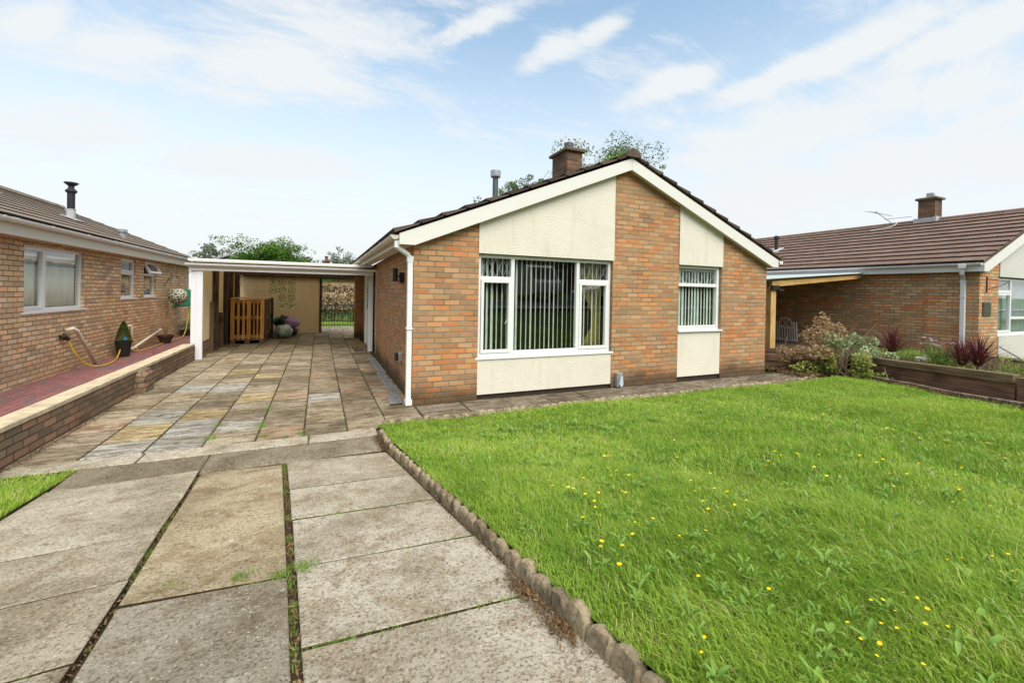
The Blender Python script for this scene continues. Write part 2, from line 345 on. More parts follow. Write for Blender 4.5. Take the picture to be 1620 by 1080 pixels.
plantain_m = leaf_mat('broad_leaves', [(0, (.12, .24, .04)), (.6, (.20, .34, .06)), (1, (.28, .42, .12))], .35)
tree_mid = leaf_mat('tree_leaves_mid', [(0, (.035, .065, .012)), (.5, (.09, .15, .025)), (1, (.22, .27, .07))], .3, .6, .8)
tree_green = leaf_mat('tree_leaves_bright', [(0, (.03, .08, .012)), (.5, (.08, .18, .02)), (1, (.17, .30, .04))], .3, .6, .9)
tree_grey = leaf_mat('tree_leaves_grey', [(0, (.07, .10, .06)), (1, (.20, .24, .16))], .3, .6, .7)
hedge_dead = leaf_mat('hedge_leaves', [(0, (.012, .014, .008)), (.5, (.035, .035, .014)), (.8, (.10, .065, .035)), (1, (.24, .14, .08))], .2, .8, 1.3)
topiary_m = leaf_mat('topiary_leaves', [(0, (.03, .07, .012)), (.7, (.09, .16, .02)), (1, (.22, .16, .03))], .2, .6, 12)
bush_green = leaf_mat('bush_leaves_green', [(0, (.07, .11, .02)), (.4, (.20, .26, .05)), (.75, (.36, .38, .10)), (1, (.46, .38, .16))], .35, .6, 3)
bush_pale = leaf_mat('bush_leaves_variegated', [(0, (.10, .15, .05)), (.5, (.26, .34, .15)), (1, (.52, .56, .36))], .3, .6, 3)
bush_dead = leaf_mat('dead_foliage', [(0, (.18, .11, .05)), (.5, (.42, .29, .16)), (1, (.62, .47, .30))], .3, .8, 3)
cordy_m = leaf_mat('purple_strap_leaves', [(0, (.055, .015, .018)), (.6, (.13, .035, .035)), (1, (.24, .08, .06))], .2, .45, 5)
litter_m = leaf_mat('leaf_litter', [(0, (.05, .03, .015)), (.6, (.15, .09, .04)), (1, (.30, .21, .11))], .1, .9, 5)

g = G('window_glass')
tb = g.n('ShaderNodeBsdfTransparent'); tb.inputs[0].default_value = (.965, .985, .975, 1); gl = g.n('ShaderNodeBsdfGlossy'); gl.inputs['Roughness'].default_value = .015
fr = g.n('ShaderNodeFresnel'); fr.inputs[0].default_value = 1.52
ms = g.n('ShaderNodeMixShader'); bf = g.n('ShaderNodeNewGeometry').outputs['Backfacing']; g.l(g.math('MULTIPLY', g.math('MULTIPLY', fr.outputs[0], 2.2, clamp=True), g.math('SUBTRACT', 1.0, bf)), ms.inputs[0]); g.l(tb.outputs[0], ms.inputs[1]); g.l(gl.outputs[0], ms.inputs[2]); g.l(ms.outputs[0], g.o.inputs[0])
glass = g.m

g = G('translucent_roof_sheet'); g.base((.66, .62, .52), .6, .3)
tr = g.n('ShaderNodeBsdfTranslucent'); tr.inputs[0].default_value = (.85, .80, .68, 1); ms = g.n('ShaderNodeMixShader'); ms.inputs[0].default_value = .62
g.l(g.b.outputs[0], ms.inputs[1]); g.l(tr.outputs[0], ms.inputs[2]); g.l(ms.outputs[0], g.o.inputs[0]); sheet_m = g.m
# ------------------------------------------------------------------ mesh helpers
class MB:
    def __init__(s, M=None): s.v = []; s.f = []; s.fm = []; s.uv = []; s.tint = []; s.M = M; s.mi = 0; s.t = None
    def add(s, verts, faces, uvs=None):
        o = len(s.v)
        for p in verts:
            p = Vector(p); s.v.append(s.M @ p if s.M else p)
        for i, fc in enumerate(faces):
            s.f.append(tuple(o+k for k in fc)); s.fm.append(s.mi); s.uv.append(uvs[i] if uvs else None); s.tint.append(s.t)
    def box(s, x0, x1, y0, y1, z0, z1):
        s.add([(x0,y0,z0),(x1,y0,z0),(x1,y1,z0),(x0,y1,z0),(x0,y0,z1),(x1,y0,z1),(x1,y1,z1),(x0,y1,z1)],
              [(0,3,2,1),(4,5,6,7),(0,1,5,4),(1,2,6,5),(2,3,7,6),(3,0,4,7)])
    def cbox(s, x0, x1, y0, y1, z0, z1, c=.01):
        """box with chamfered top edges"""
        s.add([(x0,y0,z0),(x1,y0,z0),(x1,y1,z0),(x0,y1,z0),(x0,y0,z1-c),(x1,y0,z1-c),(x1,y1,z1-c),(x0,y1,z1-c),
               (x0+c,y0+c,z1),(x1-c,y0+c,z1),(x1-c,y1-c,z1),(x0+c,y1-c,z1)],
              [(0,3,2,1),(0,1,5,4),(1,2,6,5),(2,3,7,6),(3,0,4,7),(4,5,9,8),(5,6,10,9),(6,7,11,10),(7,4,8,11),(8,9,10,11)])
    def prism(s, pts, a, b, axis='y'):
        """pts in the plane across axis: y->(x,z) x->(y,z) z->(x,y)"""
        n = len(pts)
        f = {'y': lambda p, t: (p[0], t, p[1]), 'x': lambda p, t: (t, p[0], p[1]), 'z': lambda p, t: (p[0], p[1], t)}[axis]
        vs = [f(p, a) for p in pts] + [f(p, b) for p in pts]
        fs = [tuple(range(n)), tuple(range(2*n-1, n-1, -1))] + [(i, (i+1) % n, n+(i+1) % n, n+i) for i in range(n)]
        s.add(vs, fs)
    def tube(s, pts, r, n=8, cap=True):
        pts = [Vector(p) for p in pts]; k = len(pts)
        rs = r if isinstance(r, (list, tuple)) else [r]*k
        vs = []; prev = None
        for i, p in enumerate(pts):
            d = (pts[min(i+1, k-1)] - pts[max(i-1, 0)]).normalized()
            a = prev if prev is not None else (Vector((0, 0, 1)) if abs(d.z) < .9 else Vector((1, 0, 0)))
            e1 = (a - d*a.dot(d)).normalized(); e2 = d.cross(e1); prev = e1
            for j in range(n):
                t = 2*pi*j/n; vs.append(p + (e1*cos(t) + e2*sin(t))*rs[i])
        fs = []
        for i in range(k-1):
            for j in range(n): fs.append((i*n+j, i*n+(j+1) % n, (i+1)*n+(j+1) % n, (i+1)*n+j))
        if cap: fs.append(tuple(range(n-1, -1, -1))); fs.append(tuple((k-1)*n+j for j in range(n)))
        s.add(vs, fs)
    def lathe(s, prof, c, n=20):
        """prof list of (r,z) about vertical axis through c"""
        vs = []; k = len(prof)
        for r, z in prof:
            for j in range(n):
                t = 2*pi*j/n; vs.append((c[0]+r*cos(t), c[1]+r*sin(t), c[2]+z))
        fs = []
        for i in range(k-1):
            for j in range(n): fs.append((i*n+j, i*n+(j+1) % n, (i+1)*n+(j+1) % n, (i+1)*n+j))
        fs.append(tuple(range(n-1, -1, -1))); fs.append(tuple((k-1)*n+j for j in range(n)))
        s.add(vs, fs)
    def build(s, name, mat, parent=None, smooth=False, bevel=0):
        me = bpy.data.meshes.new(name)
        off = parent.matrix_world.translation.copy() if parent is not None else Vector((0, 0, 0))
        if parent is not None:
            off = Vector((0, 0, 0)); q = parent
            while q: off += q.location; q = q.parent
        me.from_pydata([tuple(p-off) for p in s.v], [], s.f)
        mats = mat if isinstance(mat, (list, tuple)) else [mat]
        for m in mats: me.materials.append(m)
        ul = me.uv_layers.new(name='UVMap').data
        for pi_, p in enumerate(me.polygons):
            p.material_index = s.fm[pi_]; p.use_smooth = smooth
            cu = s.uv[pi_]
            if cu:
                for k, li in enumerate(p.loop_indices): ul[li].uv = cu[k]
            else:
                n = p.normal; ax = max(range(3), key=lambda i: abs(n[i]))
                for li in p.loop_indices:
                    co = s.v[me.loops[li].vertex_index]
                    ul[li].uv = (co.y, co.z) if ax == 0 else (co.x, co.z) if ax == 1 else (co.y, co.x)
        if any(t is not None for t in s.tint) or any('ShaderNodeAttribute' == n.bl_idname for m in mats for n in m.node_tree.nodes):
            ca = me.color_attributes.new('tint', 'FLOAT_COLOR', 'CORNER').data
            for pi_, p in enumerate(me.polygons):
                t = s.tint[pi_] or (0, 0, 0, 0)
                for li in p.loop_indices: ca[li].color = t
        o = bpy.data.objects.new(name, me); COL.objects.link(o)
        if parent is not None: o.parent = parent
        if bevel:
            b = o.modifiers.new('bevel', 'BEVEL'); b.width = bevel; b.segments = 2; b.limit_method = 'ANGLE'
        return o

def tag(o, label, cat, group=None, kind=None):
    if label: o['label'] = label
    if cat: o['category'] = cat
    if group: o['group'] = group
    if kind: o['kind'] = kind
    return o
def thing(name, label, cat, loc=(0, 0, 0), group=None):
    o = bpy.data.objects.new(name, None); COL.objects.link(o); o.location = loc; o.empty_display_size = .2
    return tag(o, label, cat, group)
def copy_tree(o, parent=None):
    c = o.copy(); COL.objects.link(c); c.parent = parent
    for ch in list(o.children): copy_tree(ch, c)
    return c
def local(parent):   # MB coordinates for things modelled about their own origin
    return Matrix.Translation(parent.location)

def fast_mesh(name, verts, faces_n, mat, parent=None, off=None, mats_idx=None, loops=None):
    """verts (N,3) array; all faces with faces_n corners in order unless loops given"""
    me = bpy.data.meshes.new(name)
    v = np.asarray(verts, np.float32)
    if off is not None: v = v - np.array(off, np.float32)
    if loops is None: loops = np.arange(len(v), dtype=np.int32)
    nf = len(loops)//faces_n
    me.vertices.add(len(v)); me.vertices.foreach_set('co', v.ravel())
    me.loops.add(len(loops)); me.loops.foreach_set('vertex_index', loops.astype(np.int32))
    me.polygons.add(nf); me.polygons.foreach_set('loop_start', np.arange(nf, dtype=np.int32)*faces_n)
    for m in (mat if isinstance(mat, (list, tuple)) else [mat]): me.materials.append(m)
    if mats_idx is not None: me.polygons.foreach_set('material_index', mats_idx.astype(np.int32))
    me.update(calc_edges=True)
    o = bpy.data.objects.new(name, me); COL.objects.link(o)
    if parent is not None: o.parent = parent
    return o

def leaf_cards(centers, size, rng_=rng, aspect=.55, up_bias=.3, jitter=.35):
    """pointed folded leaf = 2 tris sharing the midrib, random orientation; returns (verts, loops)"""
    c = np.asarray(centers); n = len(c)
    d = rng_.normal(size=(n, 3)); d[:, 2] *= .7; d /= np.linalg.norm(d, axis=1)[:, None]
    a = rng_.normal(size=(n, 3)); a[:, 2] += up_bias*3
    s_ = np.cross(d, a); s_ /= np.linalg.norm(s_, axis=1)[:, None]
    nn = np.cross(s_, d)
    L_ = (size*(1+jitter*rng_.uniform(-1, 1, n)))[:, None]; W = L_*aspect*.5
    p0 = c - d*L_*.5; p1 = c + d*L_*.5; m = c - nn*L_*.08
    A = m + s_*W + nn*L_*.14; B = m - s_*W + nn*L_*.14
    v = np.stack([p0, A, p1, B], 1).reshape(-1, 3)
    i = np.arange(n)[:, None]*4
    loops = np.concatenate([i+0, i+1, i+2, i+0, i+2, i+3], 1).ravel()
    return v, loops
# ------------------------------------------------------------------ ground, paving
S = .128; YB = 4.32
def lawn_z(x, y):
    k = .128 - .011*np.clip(x-.6, 0, 9)
    return .02 + np.maximum(0, 4.65-y)*k + .012*np.sin(x*2.1+1)*np.sin(y*1.7) + .008*np.sin(x*5.3)*np.sin(y*4.1+2)
def ramp_z(y): return S*max(0., YB-y)
def ex(y): return .62 + .06*(4.85-y)        # line of the edging beside the driveway
def rx(y):                                   # line of the brick edging on the right of the lawn
    return 9.5-(4.95-y)*.375
mb = MB()
def far_z(x, y):
    if y > 4.5: return -.07
    if y > 0: return -.12
    if y > -3.3: return -.12 + (-y)*.09
    if y > -5: return .177+(-3.3-y)*.36
    if y > -16: return .79 + (-5-y)*.045
    return 1.37 + min(2.5, (-16-y)*.03)
xs = [-300, -120, -60, -30, -15, -8, -4, 0, 4, 8, 12, 16, 25, 40, 80, 150, 300]; ys = [-300, -120, -60, -35, -24, -16, -10, -5, -3.3, 0, 2, 4.5, 8, 14, 20, 30, 60, 120, 300]
vs = [(x, y, far_z(x, y)) for y in ys for x in xs]; nx = len(xs)
mb.add(vs, [(j*nx+i, j*nx+i+1, (j+1)*nx+i+1, (j+1)*nx+i) for j in range(len(ys)-1) for i in range(nx-1)])
tag(mb.build('ground', ground_m), 'green and brown open ground around the bungalows', None, kind='structure')

# street behind the camera (seen only as a reflection in the panes)
def strip(name, mat, y0, y1, dz, label, n=12):
    m_ = MB(); a = [(-60+i*120/n) for i in range(n+1)]
    yy = [y1, (y0+y1)/2, y0]
    m_.add([(x, y, far_z(x, y)+dz) for y in yy for x in a], [(j*(n+1)+i, (j+1)*(n+1)+i, (j+1)*(n+1)+i+1, j*(n+1)+i+1) for j in range(2) for i in range(n)])
    return tag(m_.build(name, mat), label, None, kind='structure')
strip('pavement', kerb_m, -5.0, -6.2, .10, 'concrete pavement along the near side of the street')
strip('road', asphalt, -6.2, -12.5, .02, 'grey asphalt street in front of the bungalows')

# patio
mb = MB(); mb.box(-2.42, 1.35, 5.0, 16.9, -.06, -.012); mb.box(-2.42, 1.3, 16.905, 19.4, -.06, -.012); mb.box(1.36, 8.95, 5.1, 5.86, -.06, -.012)
mb.box(-2.40, .66, 4.28, 4.995, -.06, -.014)
tag(mb.build('paving_joints', joint_m), 'dark soil and moss in the joints between the paving slabs', None, kind='structure')
cols_x = [-2.40, -1.93, -1.475, -1.02, -.575, -.13, .305, .74, 1.18]
special = {}
rs = random.Random(3)
def slab_faces(m_, vs):      # soil-stained sides, clean tops, one connected piece
    k = len(m_.f); m_.add(vs, [(0,1,5,4), (1,2,6,5), (2,3,7,6), (3,0,4,7), (4,5,9,8), (5,6,10,9), (6,7,11,10), (7,4,8,11), (8,9,10,11)])
    for i in range(4): m_.fm[k+i] = 1
def slab(m_, x0, x1, y0, y1, zt, g_=.006, c=.007, tilt=.003, th=.05, t=None):
    m_.t = t
    a, b = rs.uniform(-tilt, tilt), rs.uniform(-tilt, tilt)
    zf = lambda x, y: (zt(x, y) if callable(zt) else zt) + a*(x-x0-.2) + b*(y-y0-.2)
    x0 += g_; x1 -= g_; y0 += g_; y1 -= g_
    q = [(x0, y0), (x1, y0), (x1, y1), (x0, y1)]; r = [(x0+c, y0+c), (x1-c, y0+c), (x1-c, y1-c), (x0+c, y1-c)]
    vs = [(x, y, zf(x, y)-th) for x, y in q] + [(x, y, zf(x, y)-c) for x, y in q] + [(x, y, zf(x, y)) for x, y in r]
    slab_faces(m_, vs); m_.t = None
BG = (.43, .44, .42, .72); YE = (.54, .43, .21, .6); PK = (.50, .34, .24, .55); OR = (.42, .24, .14, .4)
tints = {(1, 0): BG, (2, 0): BG, (1, 1): YE, (2, 1): BG, (3, 1): BG, (2, 2): YE, (1, 2): BG, (0, 2): PK, (4, 0): PK, (3, 4): YE, (2, 5): BG, (4, 4): PK,
         (7, 5): OR, (7, 3): OR, (6, 6): OR, (5, 7): OR, (3, 7): YE, (1, 5): BG, (2, 8): YE, (6, 4): OR, (5, 3): BG, (7, 8): OR}
mb = MB()
for i in range(8):
    y = 5.0; k = 0
    while y < 16.85:
        h = rs.choice([.45, .45, .6, .45]) if i < 6 else .45
        y2 = min(y+h, 16.89)
        if y2-y > .1:
            slab(mb, cols_x[i], cols_x[i+1], y, y2, rs.uniform(-.003, .003), rs.choice([.006, .008, .010]), t=tints.get((i, k)))
        y = y2; k += 1
for i in range(5):
    for k in range(5): slab(mb, -1.0+i*.46, -1.0+(i+1)*.46, 16.93+k*.48, 17.4+k*.48, 0, t=(.42, .38, .32, .7))
for i in range(3):     # odd slabs in front of the right-hand columns, by the corner
    slab(mb, .66+i*.18, .66+(i+1)*.18, 5.0, 5.0+.001, 0) if False else None
tag(mb.build('patio', [flag_patio, joint_m]), 'riven stone flag paving leading under the carport', None, kind='structure')
# path along the gable
mb = MB(); x = 1.20; k = 0
while x < 8.9:
    w_ = .62; slab(mb, x, min(x+w_, 8.95), 5.14, 5.80, rs.uniform(-.003, .003), .006); x += w_
mb.t = None
tag(mb.build('garden_path', [flag_path, joint_m]), 'grey slab path along the foot of the gable wall', None, kind='structure')
# light slabs and concrete band at the top of the ramp
mb = MB()
for a, b in ((-2.38, -1.45), (-1.45, -.08), (-.08, .60)): slab(mb, a, b, 4.745, 4.99, .004, .006, .01, .002)
for a, b in ((-1.83, -.9), (-.9, .58)): slab(mb, a, b, 4.30, 4.74, lambda x, y: .0+.0*y, .005, .012, .002, t=(.20, .17, .115, .8))
tag(mb.build('paving_strip', [slab_drive, joint_m]), 'worn concrete strip between the patio and the sloping driveway', None, kind='structure')
# ramp
rows_l = [4.29, 3.50, 2.90, 2.33, 1.75, 1.15, .55, -.1, -.9, -1.8, -2.7, -3.6]
rows_m = [4.29, 2.17, .70, -.8, -2.3, -3.6]
rows_r = [4.26, 3.43, 2.80, 2.17, 1.57, .97, .35, -.3, -1.1, -1.9, -2.7, -3.6]
mb = MB(); sk = .075
def rslab(x0, x1, ya, yb, t=None, g_=.007, dy=0):
    mb.t = t; c = .004; u = rs.uniform(-.003, .003)
    f = lambda x, y: (x + sk*(YB-y), y + dy*(x-x0), S*(YB-y)+u*(y-yb))
    q = [(x0+g_, yb+g_), (x1-g_, yb+g_), (x1-g_, ya-g_), (x0+g_, ya-g_)]; w_ = [rs.uniform(-.005, .005) for _ in range(8)]
    x0_, x1_ = x0, x1
    r = [(x0+g_+c, yb+g_+c), (x1-g_-c, yb+g_+c), (x1-g_-c, ya-g_-c), (x0+g_+c, ya-g_-c)]
    vs = []
    for dz, Q in ((-.07, q), (-c, q), (0, r)):
        for k_, (x, y) in enumerate(Q): p = f(x+w_[k_*2], y+w_[k_*2+1]); vs.append((p[0], p[1], p[2]+dz))
    slab_faces(mb, vs); mb.t = None
for a, b in zip(rows_l, rows_l[1:]): rslab(-1.83, -.892, a, b, dy=.07, g_=.008)
for i, (a, b) in enumerate(zip(rows_m, rows_m[1:])): rslab(-.876, -.268, a, b, t=(.42, .345, .215, .75) if i == 0 else (.27, .245, .19, .75), dy=-.08, g_=.008)
for i, (a, b) in enumerate(zip(rows_r, rows_r[1:])): rslab(-.252, .60, a, b, dy=-.07, g_=.009, t=None if i < 2 else (.47, .43, .35, .65))
tag(mb.build('driveway', [slab_drive, joint_m]), 'large weathered concrete slabs sloping down from the street', None, kind='structure')
mb = MB()
mb.add([(-1.80, YB, -.03), (.62, YB, -.03), (.62+sk*8, YB-8, S*8-.03), (-1.80+sk*8, YB-8, S*8-.03)], [(0, 3, 2, 1)])
tag(mb.build('driveway_joints', joint_m), 'soil filled gaps between the driveway slabs', None, kind='structure')

# left grass verge beside the ramp, lawn base
def grid(name, mat, fx0, fx1, y0, y1, fz, nx=30, ny=30, label=''):
    m_ = MB(); vs = []
    for j in range(ny+1):
        y = y0+(y1-y0)*j/ny; a, b = fx0(y), fx1(y)
        for i in range(nx+1):
            x = a+(b-a)*i/nx; vs.append((x, y, float(fz(x, y))))
    m_.add(vs, [(j*(nx+1)+i, j*(nx+1)+i+1, (j+1)*(nx+1)+i+1, (j+1)*(nx+1)+i) for j in range(ny) for i in range(nx)])
    return tag(m_.build(name, mat, smooth=True), label, None, kind='structure')
grid('lawn_ground', lawnbase_m, lambda y: ex(y)+.012, rx, -3.4, 5.02, lawn_z, 40, 40, 'short turf base of the front lawn')
lawn_skirt = None
verge_z = lambda x, y: -.026+S*np.maximum(0, 4.6-y)
vx1 = lambda y: -1.835+sk*(YB-y) if y < 4.3 else -1.835
grid('verge_ground', lawnbase_m, lambda y: -6.0, vx1, -3.4, 4.735, verge_z, 20, 20, 'turf beside the left edge of the driveway')
mb = MB(); n = 20; ys_ = [-3.4+8.135*k/n for k in range(n+1)]
mb.add([(vx1(y)+.002, y, float(verge_z(0, y))-h) for h in (.0, .16) for y in ys_], [(k, k+1, n+2+k, n+1+k) for k in range(n)])
tag(mb.build('verge_edge', joint_m), 'soil edge of the grass beside the driveway', None, kind='structure')
mb = MB(); mb.box(-4.02, -2.5, -2, 17.2, -.06, .035)
tag(mb.build('block_path', block_m), 'red and charcoal block paved path beside the left bungalow', None, kind='structure')

# ------------------------------------------------------------------ grass
def in_lawn(x, y): return (x > .62+.06*(4.85-y)+.012) & (x < 9.5-(4.95-y)*.375-.03) & (y < 5.03) & (y > -3.2)
def fbm(x, y, s):
    return (np.sin(x*s+1.3*np.sin(y*s*.7+.5))+np.sin(y*s*1.3+1.7*np.sin(x*s*.6+2))+.5*np.sin((x+y)*s*2.3+1)+.5*np.sin((x-y)*s*2.9))/3
def blades(x, y, z, h, wd, seed=1):
    r = np.random.default_rng(seed); n = len(x)
    an = r.uniform(0, 2*pi, n); dx, dy = np.cos(an), np.sin(an)
    la = r.uniform(0, 2*pi, n)*.6 + fbm(x, y, .9)*2.5; lean = r.uniform(.25, 1.15, n)*h
    lx, ly = np.cos(la)*lean, np.sin(la)*lean
    p = np.stack([x, y, z], 1); wv = np.stack([dx, dy, np.zeros(n)], 1)*(wd/2)[:, None]
    mid = p+np.stack([lx*.35, ly*.35, h*.62], 1); tip = p+np.stack([lx, ly, h*(1.02-.30*(lean/h))], 1)
    v = np.stack([p-wv, p+wv, mid-wv*.85, mid+wv*.85, tip], 1).reshape(-1, 3)
    i = np.arange(n)[:, None]*5
    return v, np.concatenate([i, i+1, i+3, i, i+3, i+2, i+2, i+3, i+4], 1).ravel()
def scatter(n, x0, x1, y0, y1, mask, seed):
    r = np.random.default_rng(seed); x = r.uniform(x0, x1, n); y = r.uniform(y0, y1, n); m = mask(x, y); return x[m], y[m]
V, Lp, o_ = [], [], 0
def push(v, l):
    global o_
    V.append(v); Lp.append(l+o_); o_ += len(v)
for n, (x0, x1, y0, y1), (r0, r1), hh, wd, seed in (
        (330000, (.6, 5, -.6, 3.6), (0, 3.3), .046, .0034, 1), (200000, (.6, 7, -1.0, 5.1), (3.3, 5.2), .045, .0050, 2),
        (200000, (.6, 10, -1.5, 5.1), (5.2, 13), .045, .0082, 3), (14000, (.6, 9, -3.2, .6), (1.0, 12), .06, .014, 4)):
    x, y = scatter(n, x0, x1, y0, y1, lambda x, y: in_lawn(x, y) & (np.hypot(x, y) >= r0) & (np.hypot(x, y) < r1), seed)
    r = np.random.default_rng(seed+50); f = fbm(x, y, 2.2); f2 = fbm(x+7, y+3, 6.5)
    h = hh*(1+.52*f+.34*f2)*r.uniform(.55, 1.35, len(x)); tall = r.random(len(x)) < .03; h = np.where(tall, h*1.7, h)
    h *= np.clip(.5+(np.minimum(x-ex(y), 5.03-y))*2.5, .5, 1)
    v, l = blades(x, y, lawn_z(x, y)-.004, h, wd*r.uniform(.7, 1.4, len(x)), seed); push(v, l)
tag(fast_mesh('lawn_grass', np.concatenate(V), 3, grass_m, loops=np.concatenate(Lp)), 'lush bright green lawn grass in front of the gable', 'grass', kind='stuff')
V, Lp, o_ = [], [], 0
x, y = scatter(90000, -4, -.9, 1.5, 4.75, lambda x, y: (x < np.where(y < 4.3, -1.835+sk*(YB-y), -1.835)) & (y < 4.74), 9)
v, l = blades(x, y, verge_z(x, y)-.004, .045*np.random.default_rng(5).uniform(.5, 1.4, len(x)), np.full(len(x), .006), 9); push(v, l)
tag(fast_mesh('verge_grass', np.concatenate(V), 3, grass_m, loops=np.concatenate(Lp)), 'patch of grass at the left edge of the driveway', 'grass', kind='stuff')
# weeds and litter in the joints
V, Lp, o_ = [], [], 0
r = np.random.default_rng(21)
def tuft(cx, cy, cz, n, rad, h, wd=.004):
    x = cx+r.normal(size=n)*rad; y = cy+r.normal(size=n)*rad
    v, l = blades(x, y, np.full(n, cz), h*r.uniform(.5, 1.3, n), np.full(n, wd), int(r.integers(1e6))); push(v, l)
def jx(x, y): return x+sk*(YB-y)
for k in range(75):
    y = r.uniform(.9, 4.2)
    if r.random() < .7: tuft(jx(-.26, y)+r.normal()*.006, y, ramp_z(y)-.02, int(r.integers(3, 12)), .010, .024, .003)
for k in range(45):
    y = r.choice([r.uniform(.9, 4.2), r.normal(2.6, .25), r.normal(3.2, .2)]); tuft(jx(-.89, y)+r.normal()*.008, y, ramp_z(y)-.02, int(r.integers(3, 10)), .010, .022, .003)
for (x, y, n, rad, h) in ((-.05, 2.14, 90, .028, .035), (-.30, 2.19, 50, .022, .035), (-.55, 2.25, 20, .03, .025), (-.14, 2.13, 60, .02, .03), (-.5, 5.0+.12, 60, .03, .04), (-1.0, 5.22, 90, .05, .045), (-1.02, 5.7, 30, .03, .04), (-.56, 5.5, 50, .03, .05), (-.57, 6.2, 40, .03, .06), (-.14, 5.05, 40, .03, .05), (-.3, 5.0, 30, .02, .04), (-.78, 6.3, 30, .02, .04)):
    tuft(x, y, ramp_z(y)-.01, n, rad, h)
for Y0 in (2.17, 1.57, 2.80, .97):
    for k in range(70):
        t = r.uniform(0, .85); y = Y0-.07*t; tuft(jx(-.245+t, y), y+r.normal()*.004, ramp_z(y)-.016, 5, .006, .014, .003)
tag(fast_mesh('joint_weeds', np.concatenate(V), 3, weed_m, loops=np.concatenate(Lp)), 'grass weeds growing in the driveway and patio joints', 'weeds', kind='stuff')
# dry litter in joints and along the edging
c_ = []
for k in range(1100):
    y = r.uniform(.8, 4.2); c_.append((jx(r.choice([-.26, -.89]), y)+r.normal()*.008, y, ramp_z(y)-.012+r.uniform(0, .006)))
for k in range(1500):
    y = r.choice([r.uniform(.7, 4.7), r.normal(1.28, .06), r.normal(1.52, .07), r.normal(4.5, .15)]); c_.append((ex(y)-.035-abs(r.normal())*(.035 if y < 1.7 or y > 4.2 else .012), y, ramp_z(y)+.002+r.uniform(0, .008)))
for k in range(700): c_.append((-2.36+abs(r.normal())*.03, r.uniform(4.7, 7), .006+r.uniform(0, .008)))
v, l = leaf_cards(c_, .020, r, .3, .8)
tag(fast_mesh('leaf_litter', v, 3, litter_m, loops=l), 'dry brown litter gathered along the edging and slab joints', 'leaf litter', kind='stuff')
# broad-leaved weeds in the lawn
V, Lp, o_ = [], [], 0
def rosette(cx, cy, n, size, lift=.5):
    cz = float(lawn_z(cx, cy))+.02
    for i in range(n):
        a = 2*pi*i/n+r.uniform(-.4, .4); L_ = size*r.uniform(.6, 1.15); wd = L_*r.uniform(.20, .34); dz = L_*r.uniform(.15, lift)
        d = np.array([cos(a), sin(a), 0]); s_ = np.array([-sin(a), cos(a), 0]); b = np.array([cx, cy, cz])
        p = [b, b+d*L_*.35+s_*wd*.5+[0, 0, dz*.7], b+d*L_*.35-s_*wd*.5+[0, 0, dz*.7], b+d*L_*.38+[0, 0, dz*.6], b+d*L_*.75+s_*wd*.42+[0, 0, dz], b+d*L_*.75-s_*wd*.42+[0, 0, dz], b+d*L_*.76+[0, 0, dz*.9], b+d*L_+[0, 0, dz*.75]]
        push(np.array(p), np.array([0,3,1, 0,2,3, 1,3,6, 1,6,4, 3,2,5, 3,5,6, 4,6,7, 6,5,7]))
wl = [(1.65, 4.35), (1.9, 4.05), (1.5, 4.0), (1.2, 4.2), (2.3, 4.3), (2.2, 3.8), (2.7, 4.0), (1.75, 3.5), (1.45, 3.3), (2.9, 3.6), (3.4, 3.9), (4.3, 4.0), (3.8, 3.4), (2.4, 3.2), (2.0, 3.0), (1.5, 2.9)]
for x, y in wl:
    for k in range(4): rosette(x+r.normal()*.12, y+r.normal()*.10, 5, r.uniform(.05, .105), .6)
for k in range(620):
    x, y = r.uniform(.9, 6.5), r.uniform(.3, 4.6)
    if in_lawn(np.array(x), np.array(y)): rosette(x, y, int(r.integers(3, 7)), r.uniform(.03, .06), 1.0)
for k in range(170):
    x, y = r.uniform(1.0, 3.6), r.uniform(.45, 1.6); rosette(x, y, int(r.integers(3, 6)), r.uniform(.025, .055), 1.2)
tag(fast_mesh('broadleaf_weeds', np.concatenate(V), 3, plantain_m, loops=np.concatenate(Lp)), 'dandelion and plantain leaves scattered through the lawn', 'weeds', kind='stuff')
